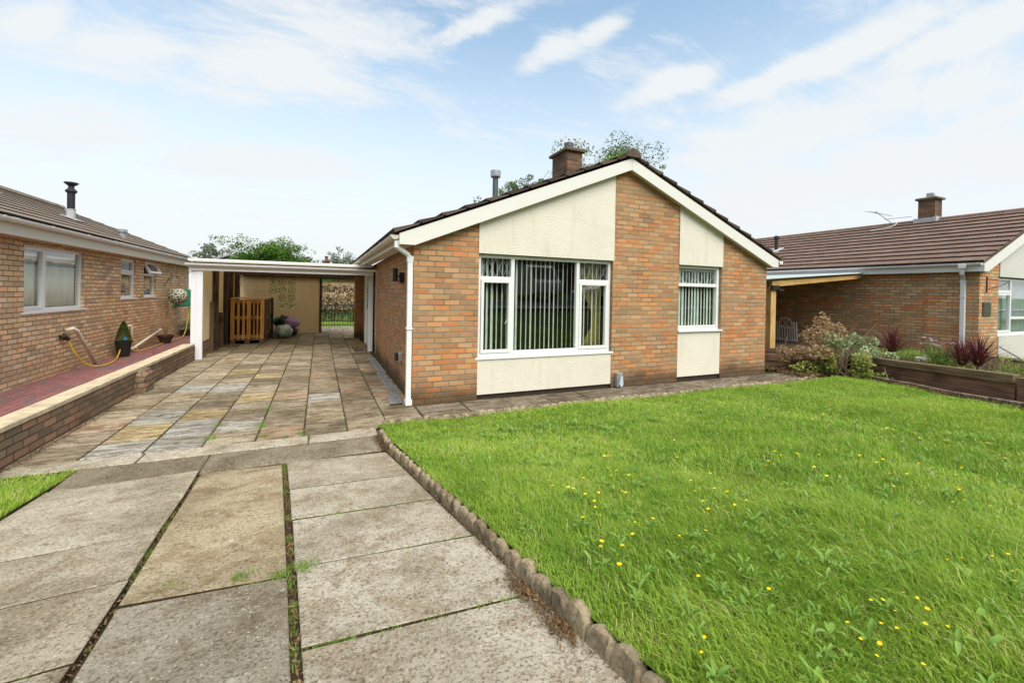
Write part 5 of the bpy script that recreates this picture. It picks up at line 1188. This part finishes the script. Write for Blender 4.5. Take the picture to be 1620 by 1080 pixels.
for k in range(5):
    mb = MB(); y = 7.8+k*1.0; mb.prism([(9.74, 1.86), (13.3, 2.13), (13.3, 2.22), (9.74, 1.945)], y, y+.05); mb.build('rafter', timber_new, LT)
mb = MB(); mb.box(8.4, 13.45, 12.4, 12.5, 0, 2.1); tag(mb.build('back_fence', timber_dark), 'dark fence closing the back of the lean-to', 'fence')
mb = MB(); mb.box(8.6, 13.5, 6.7, 12.4, .0, .16); tag(mb.build('side_yard', flag_path), 'paved floor under the lean-to', None, kind='structure')
# decorative white gate
WG = thing('metal_gate', 'white wrought metal gate with scrolls leaning against the brick side wall', 'gate', (12.9, 8.6, .2))
def gate_pt(u, z): return (13.30-.10*(z-.2), 9.05-u, z)
mb = MB()
for u in (0, .07, .60, .67): mb.tube([gate_pt(u, .2), gate_pt(u, .80)], .016, 6)
for u in (.14, .22, .30, .38, .46, .53): mb.tube([gate_pt(u, .2), gate_pt(u, .62)], .013, 6)
mb.tube([gate_pt(.0, .25), gate_pt(.67, .25)], .012, 6); mb.tube([gate_pt(.07, .62), gate_pt(.6, .62)], .012, 6)
mb.tube([gate_pt(.14+.4*k/12, .80+.14*sin(pi*k/12)) for k in range(13)], .012, 6)
mb.tube([gate_pt(.14, .62), gate_pt(.14, .80)], .01, 6); mb.tube([gate_pt(.54, .62), gate_pt(.54, .80)], .01, 6)
mb.build('frame', gate_white, WG)
mb = MB()
for c_ in (.24, .44):
    mb.tube([gate_pt(c_, .62), gate_pt(c_-.09, .75), gate_pt(c_, .88), gate_pt(c_+.09, .75), gate_pt(c_, .62)], .009, 6)
for c_, s_ in ((.22, 1), (.34, 1), (.46, -1)): mb.tube([gate_pt(c_+.05*cos(t)*(1-t/9), .88+.05*sin(t)*(1-t/9)) for t in [k*.5 for k in range(14)]], .008, 5)
mb.build('scrolls', gate_white, WG)
# bicycle behind the corner
BK = thing('bicycle', 'white and turquoise bicycle parked just behind the right corner of the brick gable', 'bicycle', (9.6, 7.6, .16))
def ringt(m_, c, r_, t, ax=0, n=28): m_.tube([(c[0], c[1]+r_*cos(2*pi*k/n), c[2]+r_*sin(2*pi*k/n)) for k in range(n+1)], t, 6, False)
for y in (7.25, 8.25):
    mb = MB(); ringt(mb, (9.6, y, .48), .30, .022); wh = mb.build('tyre', tyre_m, BK)
    mb = MB(); ringt(mb, (9.6, y, .48), .27, .008)
    for k in range(10): mb.tube([(9.6, y, .48), (9.6, y+.27*cos(k*pi/5), .48+.27*sin(k*pi/5))], .002, 3)
    mb.build('rim', white, wh)
mb = MB(); mb.tube([(9.6, 7.25, .48), (9.6, 7.38, .95), (9.6, 8.0, .90), (9.6, 7.8, .45), (9.6, 7.38, .88)], .018, 7); mb.tube([(9.6, 7.8, .45), (9.6, 8.25, .48), (9.6, 8.0, .9)], .014, 7); mb.build('frame', bike_blue, BK)
mb = MB(); mb.tube([(9.35, 7.30, 1.05), (9.6, 7.38, 1.02), (9.85, 7.30, 1.05)], .014, 7); mb.build('handlebar', white, BK); mb = MB(); mb.cbox(9.52, 9.68, 7.9, 8.15, .95, 1.0, .02); mb.build('saddle', white, BK)

# ------------------------------------------------------------------ raised bed with sleepers
A = Vector((9.98, 5.0, 0)); B = Vector((9.08, 2.65, .08)); dB = (B-A)
def board(name, p0, p1, z0a, z0b, z1a, z1b, th, mat, parent, out_=0.0):
    m_ = MB(); d = (Vector(p1)-Vector(p0)); d.z = 0; nrm = Vector((-d.y, d.x, 0)).normalized()
    if nrm.x > 0: nrm = -nrm
    a = Vector((p0[0], p0[1], 0))+nrm*out_; b = Vector((p1[0], p1[1], 0))+nrm*out_; o1 = -nrm*th
    vs = [(a.x, a.y, z0a), (b.x, b.y, z0b), (b.x+o1.x, b.y+o1.y, z0b), (a.x+o1.x, a.y+o1.y, z0a), (a.x, a.y, z1a), (b.x, b.y, z1b), (b.x+o1.x, b.y+o1.y, z1b), (a.x+o1.x, a.y+o1.y, z1a)]
    # own axes so that the grain runs along the board
    ang = atan2(d.y, d.x); o = thing_mesh = None
    T = Matrix.Translation(a) @ Matrix.Rotation(ang, 4, 'Z'); Ti = T.inverted()
    m_.add([Ti @ Vector(v_) for v_ in vs], [(0,3,2,1), (4,5,6,7), (0,1,5,4), (1,2,6,5), (2,3,7,6), (3,0,4,7)])
    o = m_.build(name, mat, None, bevel=.008)
    o.parent = parent; o.matrix_local = Matrix.Translation(-parent.location) @ T if parent else T
    return o
SW = thing('sleeper_wall', 'long retaining wall of dark reddish sleepers along the right edge of the lawn', 'retaining wall', (9.5, 3.8, 0))
board('lower_board', A, B, -.05, .05, .14, .215, .10, sleeper_r, SW); board('middle_board', A, B, .144, .219, .275, .365, .10, sleeper_r, SW, -.004); board('top_board', A, B, .279, .369, .395, .50, .13, sleeper_m, SW, .03)
A2 = (10.15, 6.1, 0)
SW2 = thing('sleeper_wall', 'short dark sleeper wall beyond the bush, next to the lean-to post', 'retaining wall', (9.4, 6.4, 0))
board('lower_board', (10.25, 5.6, 0), (8.75, 6.55, 0), -.05, -.05, .14, .14, .10, sleeper_m, SW2); board('top_board', (10.25, 5.6, 0), (8.75, 6.55, 0), .143, .143, .30, .30, .10, sleeper_r, SW2, .01)
SW3 = thing('sleeper_wall', 'greyer sleeper stack at the right edge of the photo, nearest the camera', 'retaining wall', (8.9, 2.2, 0))
C1 = B+Vector((-.015, -.04, 0)); C2 = Vector((8.25, .6, .15))
board('lower_board', C1, C2, .03, .15, .20, .32, .12, sleeper_r, SW3, .03); board('middle_board', C1, C2, .205, .325, .345, .47, .12, sleeper_r, SW3, .026); board('top_board', C1, C2, .35, .475, .47, .60, .14, sleeper_m, SW3, .035)
# brick edging
BE = thing('brick_edging', 'line of flat stained edging blocks in front of the sleeper wall', 'edging', (9.2, 3.6, 0))
mb = MB(); p0 = Vector((9.62, 4.95, 0)); p1 = Vector((7.9, .3, 0)); d = p1-p0; n = 22
for k in range(n):
    a = p0+d*(k/n); b = p0+d*((k+.985)/n); nrm = Vector((-d.y, d.x, 0)).normalized()*.10
    za, zb = float(lawn_z(a.x-.1, a.y))-.02, float(lawn_z(b.x-.1, b.y))-.02; z_ = [(a, za), (b, zb), (b+nrm, zb), (a+nrm, za)]; h = .085+random.uniform(-.006, .006)
    mb.add([(q_.x, q_.y, zz_-.06) for q_, zz_ in z_]+[(q_.x, q_.y, zz_+h) for q_, zz_ in z_], [(0,3,2,1), (4,5,6,7), (0,1,5,4), (1,2,6,5), (2,3,7,6), (3,0,4,7)])
mb.build('blocks', flag_path, BE, bevel=.008)
rr = np.random.default_rng(77); c_ = []
for k in range(3500):
    t = rr.uniform(0, 1); q_ = p0+d*t; c_.append((q_.x-abs(rr.normal())*.09+.02, q_.y+rr.normal()*.03, float(lawn_z(q_.x, q_.y))+.02+rr.uniform(0, .02)))
v, l = leaf_cards(c_, .035, rr, .25, .8); tag(fast_mesh('dry_grass', v, 3, litter_m, loops=l), 'dry cut grass along the brick edging', 'grass clippings', kind='stuff')
# bed soil
mb = MB(); mb.prism([(10.05, 5.0), (10.3, 5.65), (8.8, 6.6), (8.8, 7.0), (13.47, 7.0), (13.47, 1.2), (8.65, .9), (9.12, 2.6)][::-1], -.05, .345, 'z')
tag(mb.build('flower_bed', soil_m), 'raised soil bed behind the sleeper walls', None, kind='structure')
x, y = scatter(3800, 9.3, 13.3, 1.5, 5.6, lambda x, y: (x > 9.2+(y-2.65)*.39+.12) & (fbm(x, y, 1.7) > .1), 44)
v, l = blades(x, y, np.full(len(x), .34), .085*np.random.default_rng(6).uniform(.4, 1.7, len(x)), np.full(len(x), .009), 8); tag(fast_mesh('bed_grass', v, 3, grass_m, loops=l), 'rough grass and weeds growing over the raised bed', 'grass', kind='stuff')
rr = np.random.default_rng(78); c_ = []
while len(c_) < 3800:
    x, y = rr.uniform(9.2, 13), rr.uniform(1.5, 5.8)
    if x > 9.2+(y-2.65)*.39+.03: c_.append((x, y, .352+rr.uniform(0, .05)))
c_ += [(rr.uniform(8.5, 10.2), 5.15+rr.uniform(0, 1.0), rr.uniform(0, .08)) for _ in range(3500)]
v, l = leaf_cards(c_, .045, rr, .35, .8); tag(fast_mesh('dead_leaves', v, 3, litter_m, loops=l), 'dead leaves and stalks lying on the raised bed', 'leaf litter', kind='stuff')
def cordyline(loc, h, n, seed, label):
    c = thing('cordyline', label, 'plant', loc); r_ = np.random.default_rng(seed); m_ = MB()
    for k in range(n):
        a = r_.uniform(0, 2*pi); el = r_.uniform(.15, 1.0)**.6; L_ = h*r_.uniform(.75, 1.12); w_ = .016*r_.uniform(.8, 1.3); pts = []
        spread = (1-el)*1.35; z = 0; x_ = 0
        for j in range(6):
            t = j/5; ang = (pi/2-spread*.8)-t*t*(.25+spread*.9); 
            if j: x_ += cos(ang)*L_/5; z += sin(ang)*L_/5
            pts.append((x_, z, w_*(1-.9*t**2)*(.6 if j == 0 else 1)))
        d_ = np.array([cos(a), sin(a), 0]); s_ = np.array([-sin(a), cos(a), 0]); vs = []
        for (x_, z, ww) in pts:
            b = np.array(loc)+[0, 0, .06]+d_*(x_+.02)+np.array([0, 0, z]); vs += [tuple(b-s_*ww/2+[0, 0, ww*.25]), tuple(b), tuple(b+s_*ww/2+[0, 0, ww*.25])]
        m_.add(vs, [(j*3+i, j*3+i+1, j*3+i+4, j*3+i+3) for j in range(5) for i in range(2)])
    m_.build('leaves', cordy_m, c); m_ = MB(); m_.tube([(loc[0], loc[1], loc[2]-.02), (loc[0], loc[1], loc[2]+.1)], .03, 8); m_.build('stem', bark, c)
cordyline((10.75, 4.85, .34), .62, 120, 1, 'single purple spiky cordyline in the bed nearest the bush'); cordyline((10.25, 3.62, .34), .50, 110, 2, 'left one of the two purple cordylines in front of the downpipe')
cordyline((10.48, 3.50, .34), .62, 130, 3, 'right one of the two purple cordylines, below the plaque')
# pink flowering plant
PF = thing('pink_sedum', 'tall green plant with flat pink flower heads between the purple cordylines', 'plant', (10.35, 3.95, .34))
rr = np.random.default_rng(15); ms_ = MB(); fl_c = []; lf = []
for k in range(26):
    a = rr.uniform(0, 2*pi); e = np.array([10.35+cos(a)*rr.uniform(.05, .30), 3.95+sin(a)*rr.uniform(.05, .26), rr.uniform(.56, .86)]); b = np.array([10.35+cos(a)*.06, 3.95+sin(a)*.06, .34]); ms_.tube([b, (b*.5+e*.5)+[0, 0, .05], e], .0045, 5)
    for j in range(16): t = rr.uniform(.1, .9); lf.append(b+(e-b)*t+rr.normal(size=3)*.03)
    if e[2] > .70: fl_c += [e+rr.normal(size=3)*[.026, .026, .008] for _ in range(26)]
ms_.build('stems', stem_m, PF); v, l = leaf_cards(lf, .055, rr, .3); fast_mesh('leaves', v, 3, weed_m, PF, off=PF.location, loops=l); v, l = leaf_cards(fl_c, .016, rr, .9); fast_mesh('flower_heads', v, 3, flower_p, PF, off=PF.location, loops=l)
for (x, y, n, s_, lb) in ((10.62, 4.45, 700, .18, 'low feathery green plant in the bed between the first cordyline and the white flower'), (10.20, 3.85, 600, .14, 'bright green clump at the foot of the pink flowers'), (10.1, 2.9, 450, .15, 'low green clump at the right end of the bed')):
    v, l = leaf_cards([(x+rr.normal()*s_*.8, y+rr.normal()*s_, .36+abs(rr.normal())*s_*.65) for _ in range(n)], .055, rr, .18, 1.5)
    lc = thing('leafy_plant', lb, 'plant', (x, y, .34)); fast_mesh('foliage', v, 3, weed_m, lc, off=lc.location, loops=l)
    m_ = MB()
    for k in range(9): m_.tube([(x, y, .33), (x+rr.normal()*s_*.5, y+rr.normal()*s_*.6, .36+s_*rr.uniform(.4, 1))], [.005, .002], 4)
    m_.build('stems', stem_m, lc)
v, l = leaf_cards([(10.25+rr.normal()*.03, 4.16+rr.normal()*.03, .44+rr.normal()*.022) for _ in range(260)], .032, rr, .8); tag(fast_mesh('white_flower', v, 3, flower_w, loops=l), 'single white flower head above the sleeper wall', 'flower')
# clothes airer frame lying in the bed
for i, (a, b, lb) in enumerate((((10.85, 3.35, .75), (10.05, 2.45, .36), 'long grey metal pole slanting down across the bed by the white render'), ((11.0, 3.0, .56), (9.75, 2.2, .38), 'grey metal pole crossing under the slanting one'), ((10.9, 3.2, .53), (10.2, 2.75, .56), 'short dark bar resting level on the crossed poles'))):
    mb = MB(); mb.tube([a, b], .013 if i < 2 else .02, 7); tag(mb.build('metal_pole', grey_metal if i < 2 else black_metal), lb, 'pole')
# straggly bush
BU = thing('bush', 'straggly bush with dead brown tops and pale green leaves spilling over the sleepers', 'bush', (9.9, 5.3, .1)); off = BU.location
rr = np.random.default_rng(19)
v, l = blob_cards([(9.85+.34*cos(k*2.4), 5.15+.36*sin(k*2.4), .55+.18*sin(k*1.7), .18, .17, .13) for k in range(11)]+[(10.2, 4.62, .42, .16, .16, .10)], 1600, .058, 5, .7); fast_mesh('variegated_leaves', v, 3, bush_pale, BU, off=off, loops=l)
v, l = blob_cards([(9.55+.42*cos(k*2.1), 4.98+.34*sin(k*2.1), .26+.14*sin(k*2.9), .19, .17, .14) for k in range(12)]+[(9.1, 5.5, .12, .4, .25, .14), (9.75, 4.5, .10, .3, .18, .08)], 2500, .058, 6, .7); fast_mesh('green_leaves', v, 3, bush_green, BU, off=off, loops=l)
v, l = blob_cards([(9.5, 5.6, .74, .28, .3, .22), (9.72, 5.6, .98, .16, .18, .26), (9.95, 5.5, .86, .16, .2, .2), (9.25, 5.75, .40, .26, .22, .16), (9.0, 5.95, .36, .14, .14, .20), (9.3, 5.35, .45, .35, .25, .18)], 2900, .05, 7, .55); fast_mesh('dead_tops', v, 3, bush_dead, BU, off=off, loops=l)
mb = MB()
for k in range(60):
    a = rr.uniform(0, 2*pi); e = (9.6+rr.normal()*.38, 5.3+rr.normal()*.35, rr.uniform(.3, 1.1)); b = (9.6+rr.normal()*.15, 5.3+rr.normal()*.15, .02); mb.tube([b, ((b[0]+e[0])/2+rr.normal()*.05, (b[1]+e[1])/2, e[2]*.6), e], [.010, .006, .003], 5)
for (a, b) in (((9.7, 4.8, .5), (9.4, 4.55, .0)), ((9.5, 4.85, .3), (9.45, 4.6, .03)), ((10.0, 4.7, .45), (9.55, 4.35, .06)), ((8.95, 5.9, .5), (8.9, 5.8, .8))): mb.tube([a, b], .009, 5)
mb.build('stems', simple('dry_twig', (.28, .20, .13), .9), BU)

# ------------------------------------------------------------------ trees and houses beyond
def tree(name, label, base, h, cr, nl, lsz, mat, seed, cat='tree', limbs=14, group=None, open_=.5, zlo=.35, cl=1.0):
    r_ = np.random.default_rng(seed); T_ = thing(name, label, cat, base, group); bx, by, bz = base; m_ = MB()
    top = (bx+r_.normal()*.1*h*.1, by, bz+h*.92); m_.tube([base, (bx, by, bz+h*.4), top], [h*.022, h*.016, h*.004], 8)
    pts = []
    for k in range(limbs):
        t = zlo+(.97-zlo)*k/limbs; a = r_.uniform(0, 2*pi); prof = sin(pi*min(1, (t-zlo)/(1.06-zlo))**.75)**.7; L_ = cr*max(.25, prof)*r_.uniform(.75, 1.12)
        s0 = np.array([bx, by, bz+h*t*.9]); e = s0+np.array([cos(a)*L_, sin(a)*L_, L_*r_.uniform(.15, .5)]); m_.tube([s0, (s0+e)/2+[0, 0, L_*.08], e], [h*.008, h*.005, h*.002], 5)
        for j in range(5):
            q_ = s0+(e-s0)*(.45+.55*j/4)+r_.normal(size=3)*cr*.10; pts.append((q_, cl*cr*r_.uniform(.14, .27)))
            e2 = q_+r_.normal(size=3)*cr*.26; m_.tube([s0+(e-s0)*(.4+.5*j/4), e2], [h*.003, h*.001], 4); pts.append((e2, cl*cr*r_.uniform(.10, .20)))
    m_.build('trunk', bark, T_)
    P_ = np.array([p for p, _ in pts]); R_ = np.array([r0 for _, r0 in pts]); idx = r_.integers(0, len(P_), nl); d_ = r_.normal(size=(nl, 3)); d_ /= np.linalg.norm(d_, axis=1)[:, None]
    c = P_[idx]+d_*(R_[idx]*r_.uniform(.2, 1.05, nl)**open_)[:, None]*[1, 1, .75]; v_, l_ = leaf_cards(c, lsz, r_, .6, .3); fast_mesh('crown', v_, 3, mat, T_, off=base, loops=l_)
    return T_
tree('broadleaf_tree', 'green tree whose crown shows above the roof just right of the chimney', (15.3, 21.5, -.07), 9.25, 3.2, 150000, .11, tree_mid, 3, limbs=60, cl=1.5, zlo=.42)
tree('broadleaf_tree', 'thin green crown showing just above the right-hand roof slope', (19.6, 22.5, -.07), 10.2, 1.9, 14000, .11, tree_mid, 13, limbs=24, zlo=.5)
tree('broadleaf_tree', 'small pale crown behind the roof slope, between the flue and the chimney', (11.3, 22.5, -.07), 8.7, 2.0, 40000, .09, tree_mid, 9, limbs=34, zlo=.5)
tree('broadleaf_tree', 'bright green bushy tree rising behind the carport roof', (-2.6, 30, -.07), 4.35, 1.8, 30000, .11, tree_green, 5, limbs=26, zlo=.3, cl=1.5)
tree('broadleaf_tree', 'lower bright green crown to the right of the bushy tree behind the carport', (-1.7, 31.5, -.07), 3.7, 1.6, 17000, .11, tree_green, 6, limbs=20, zlo=.3, cl=1.5)
tree('broadleaf_tree', 'lower green crown to the left of the bushy tree behind the carport', (-4.0, 31.2, -.07), 3.7, 1.3, 15000, .11, tree_green, 16, limbs=18, zlo=.3, cl=1.5)
tree('broadleaf_tree', 'thin greyish tree leftmost behind the carport roof', (-6.6, 38, -.07), 4.9, 2.0, 4200, .17, tree_grey, 7, limbs=14, zlo=.4)
tree('broadleaf_tree', 'sparse bare-looking tree at the right of the bright green ones', (-1.0, 36, -.07), 4.6, 1.6, 1300, .13, tree_grey, 8, limbs=12, zlo=.4)
tree('pine_tree', 'distant pale conifer just left of the bungalow eaves', (2.3, 48, -.07), 5.8, 2.0, 4200, .17, tree_grey, 10, limbs=18, zlo=.2)
rr = np.random.default_rng(91); c_ = np.concatenate([np.array([-9.6, 33, 3.3])+rr.normal(size=(1500, 3))*[.9, .7, .5]])
FH = thing('distant_house', 'grey tiled house beyond the hedge, seen through the gap behind the carport', 'house', (3, 36, 0))
mb = MB(); mb.box(-.5, 9, 36, 42, 0, 2.4); mb.build('wall', brick_left, FH)
mb = MB(); m0 = MB(); m0.M = Matrix.Translation((4.25, 39, 0)) @ Matrix.Rotation(pi/2, 4, 'Z'); tile_slope(m0, -3.3, 2.3, 0, 3.25, -5.0, 5.0, .34, .04); tile_slope(m0, 3.3, 2.3, 0, 3.25, -5, 5.0, .34, .04); rf = m0.build('roof', [tile_grey, tile_edge_shade], FH)
mb = MB(); mb.box(.25, .75, 38.7, 39.2, 3.0, 3.85); chh_ = mb.build('chimney', brick_dark, rf); mb = MB(); mb.cbox(.15, .85, 38.6, 39.3, 3.85, 3.95, .03); mb.lathe([(.12, 0), (.12, .3), (.15, .3), (.15, .36)], (.5, 38.95, 3.95), 12); mb.build('chimney_pot', terracotta, chh_)
FH2 = thing('distant_house', 'grey gabled roof half hidden left of the bright green trees behind the carport', 'house', (-5.4, 33, 0))
mb = MB(); mb.prism([(-6.9, 0), (-3.9, 0), (-3.9, 3.0), (-5.4, 3.55), (-6.9, 3.0)], 33.5, 38); mb.build('wall', render_white, FH2)
mb = MB(); mb.prism([(-7.1, 3.0), (-5.4, 3.66), (-3.7, 3.0), (-3.7, 3.1), (-5.4, 3.78), (-7.1, 3.1)], 33.3, 38.2); mb.build('roof', tile_grey, FH2)

# ------------------------------------------------------------------ across the street (these give the panes their reflections)
def box_house(x, y, w_, d_, z, label, bm):
    h_ = thing('street_house', label, 'house', (x, y, z)); m_ = MB()
    m_.prism([(x-w_/2, z-.3), (x+w_/2, z-.3), (x+w_/2, z+2.6), (x, z+4.9), (x-w_/2, z+2.6)], y-d_, y); m_.build('wall', bm, h_)
    m_ = MB(); m_.prism([(x-w_/2-.3, z+2.45), (x, z+4.85), (x+w_/2+.3, z+2.45), (x+w_/2+.3, z+2.6), (x, z+5.05), (x-w_/2-.3, z+2.6)], y-d_-.2, y+.3); m_.build('roof', tile_main, h_)
    for dx in (-w_*.25, w_*.25):
        m_ = MB(); m_.box(x+dx-.8, x+dx+.8, y+.005, y+.06, z+.9, z+2.1); wn_ = m_.build('window', white, h_); m_ = MB(); m_.box(x+dx-.72, x+dx-.04, y+.062, y+.07, z+.98, z+2.02); m_.box(x+dx+.04, x+dx+.72, y+.062, y+.07, z+.98, z+2.02); m_.build('pane', dark_glass, wn_)
for i, (x, lb) in enumerate(((-18, 'brick house across the street, farthest to the left'), (-6.5, 'brick house across the street facing the driveway'), (5, 'brick house across the street facing the big window'), (16.5, 'brick house across the street behind the camper van'), (28, 'brick house across the street, second from the right end'), (40, 'brick house across the street at the right end'))):
    box_house(x, -20-(i % 2), 9.5, 8, far_z(0, -20), lb, brick_dark)
for i, (x, y, h) in enumerate(((-12, -31, 11), (-2, -32, 12), (7, -31, 11), (17, -32, 12), (27, -31, 11), (38, -32, 12), (50, -31, 12))):
    tree('broadleaf_tree', 'tall tree behind the houses across the street', (x, y, 1.5), h, 5.0, 9000, .5, tree_mid, 60+i, limbs=16, zlo=.2, group='trees behind the street houses')
V_ = thing('camper_van', 'cream camper van parked across the street', 'van', (12.3, -13.4, 1.15))
z0 = 1.25
mb = MB(); mb.prism([(-14.9, z0+.25), (-11.0, z0+.25), (-10.6, z0+.35), (-10.55, z0+.95), (-11.0, z0+1.15), (-11.7, z0+1.9), (-12.2, z0+2.05), (-14.9, z0+2.05)], 11.4, 13.3, 'x'); mb.build('body', van_paint, V_, bevel=.05)
mb = MB(); mb.prism([(-10.98, z0+1.19), (-11.6, z0+1.83), (-11.55, z0+1.87), (-10.93, z0+1.2)], 11.55, 13.15, 'x'); mb.build('windscreen', dark_glass, V_)
for x in (11.55, 13.15):
    for y in (-11.5, -14.2):
        mb = MB(Matrix.Translation((x, y, z0+.2)) @ Matrix.Rotation(pi/2, 4, 'Y')); mb.lathe([(.05, -.1), (.32, -.1), (.34, -.06), (.34, .06), (.32, .1), (.05, .1)], (0, 0, 0), 20); mb.build('wheel', tyre_m, V_)
for x in (11.65, 12.85):
    mb = MB(); mb.box(x, x+.2, -10.56, -10.53, z0+.6, z0+.78); mb.build('headlight', white, V_)
C_ = thing('parked_car', 'silver car parked at the near kerb of the street', 'car', (14.6, -7.4, .9)); z0 = far_z(0, -7.2)+.03
mb = MB(); prof = [(12.4, z0+.25), (12.4, z0+.75), (13.1, z0+.9), (13.8, z0+1.38), (15.4, z0+1.42), (16.3, z0+.95), (16.8, z0+.9), (16.85, z0+.3)]; mb.prism(prof, -8.2, -6.6, 'y'); mb.build('body', silver, C_, bevel=.06)
for y in (-6.59, -8.22):
    mb = MB(); mb.prism([(13.3, z0+.93), (13.9, z0+1.32), (15.3, z0+1.35), (15.9, z0+.96)], y, y+.01, 'y'); mb.build('side_window', dark_glass, C_)
for x in (13.2, 16.0):
    for y in (-8.15, -6.65):
        mb = MB(Matrix.Translation((x, y, z0+.27)) @ Matrix.Rotation(pi/2, 4, 'X')); mb.lathe([(.05, -.09), (.29, -.09), (.31, -.05), (.31, .05), (.29, .09), (.05, .09)], (0, 0, 0), 20); mb.build('wheel', tyre_m, C_)
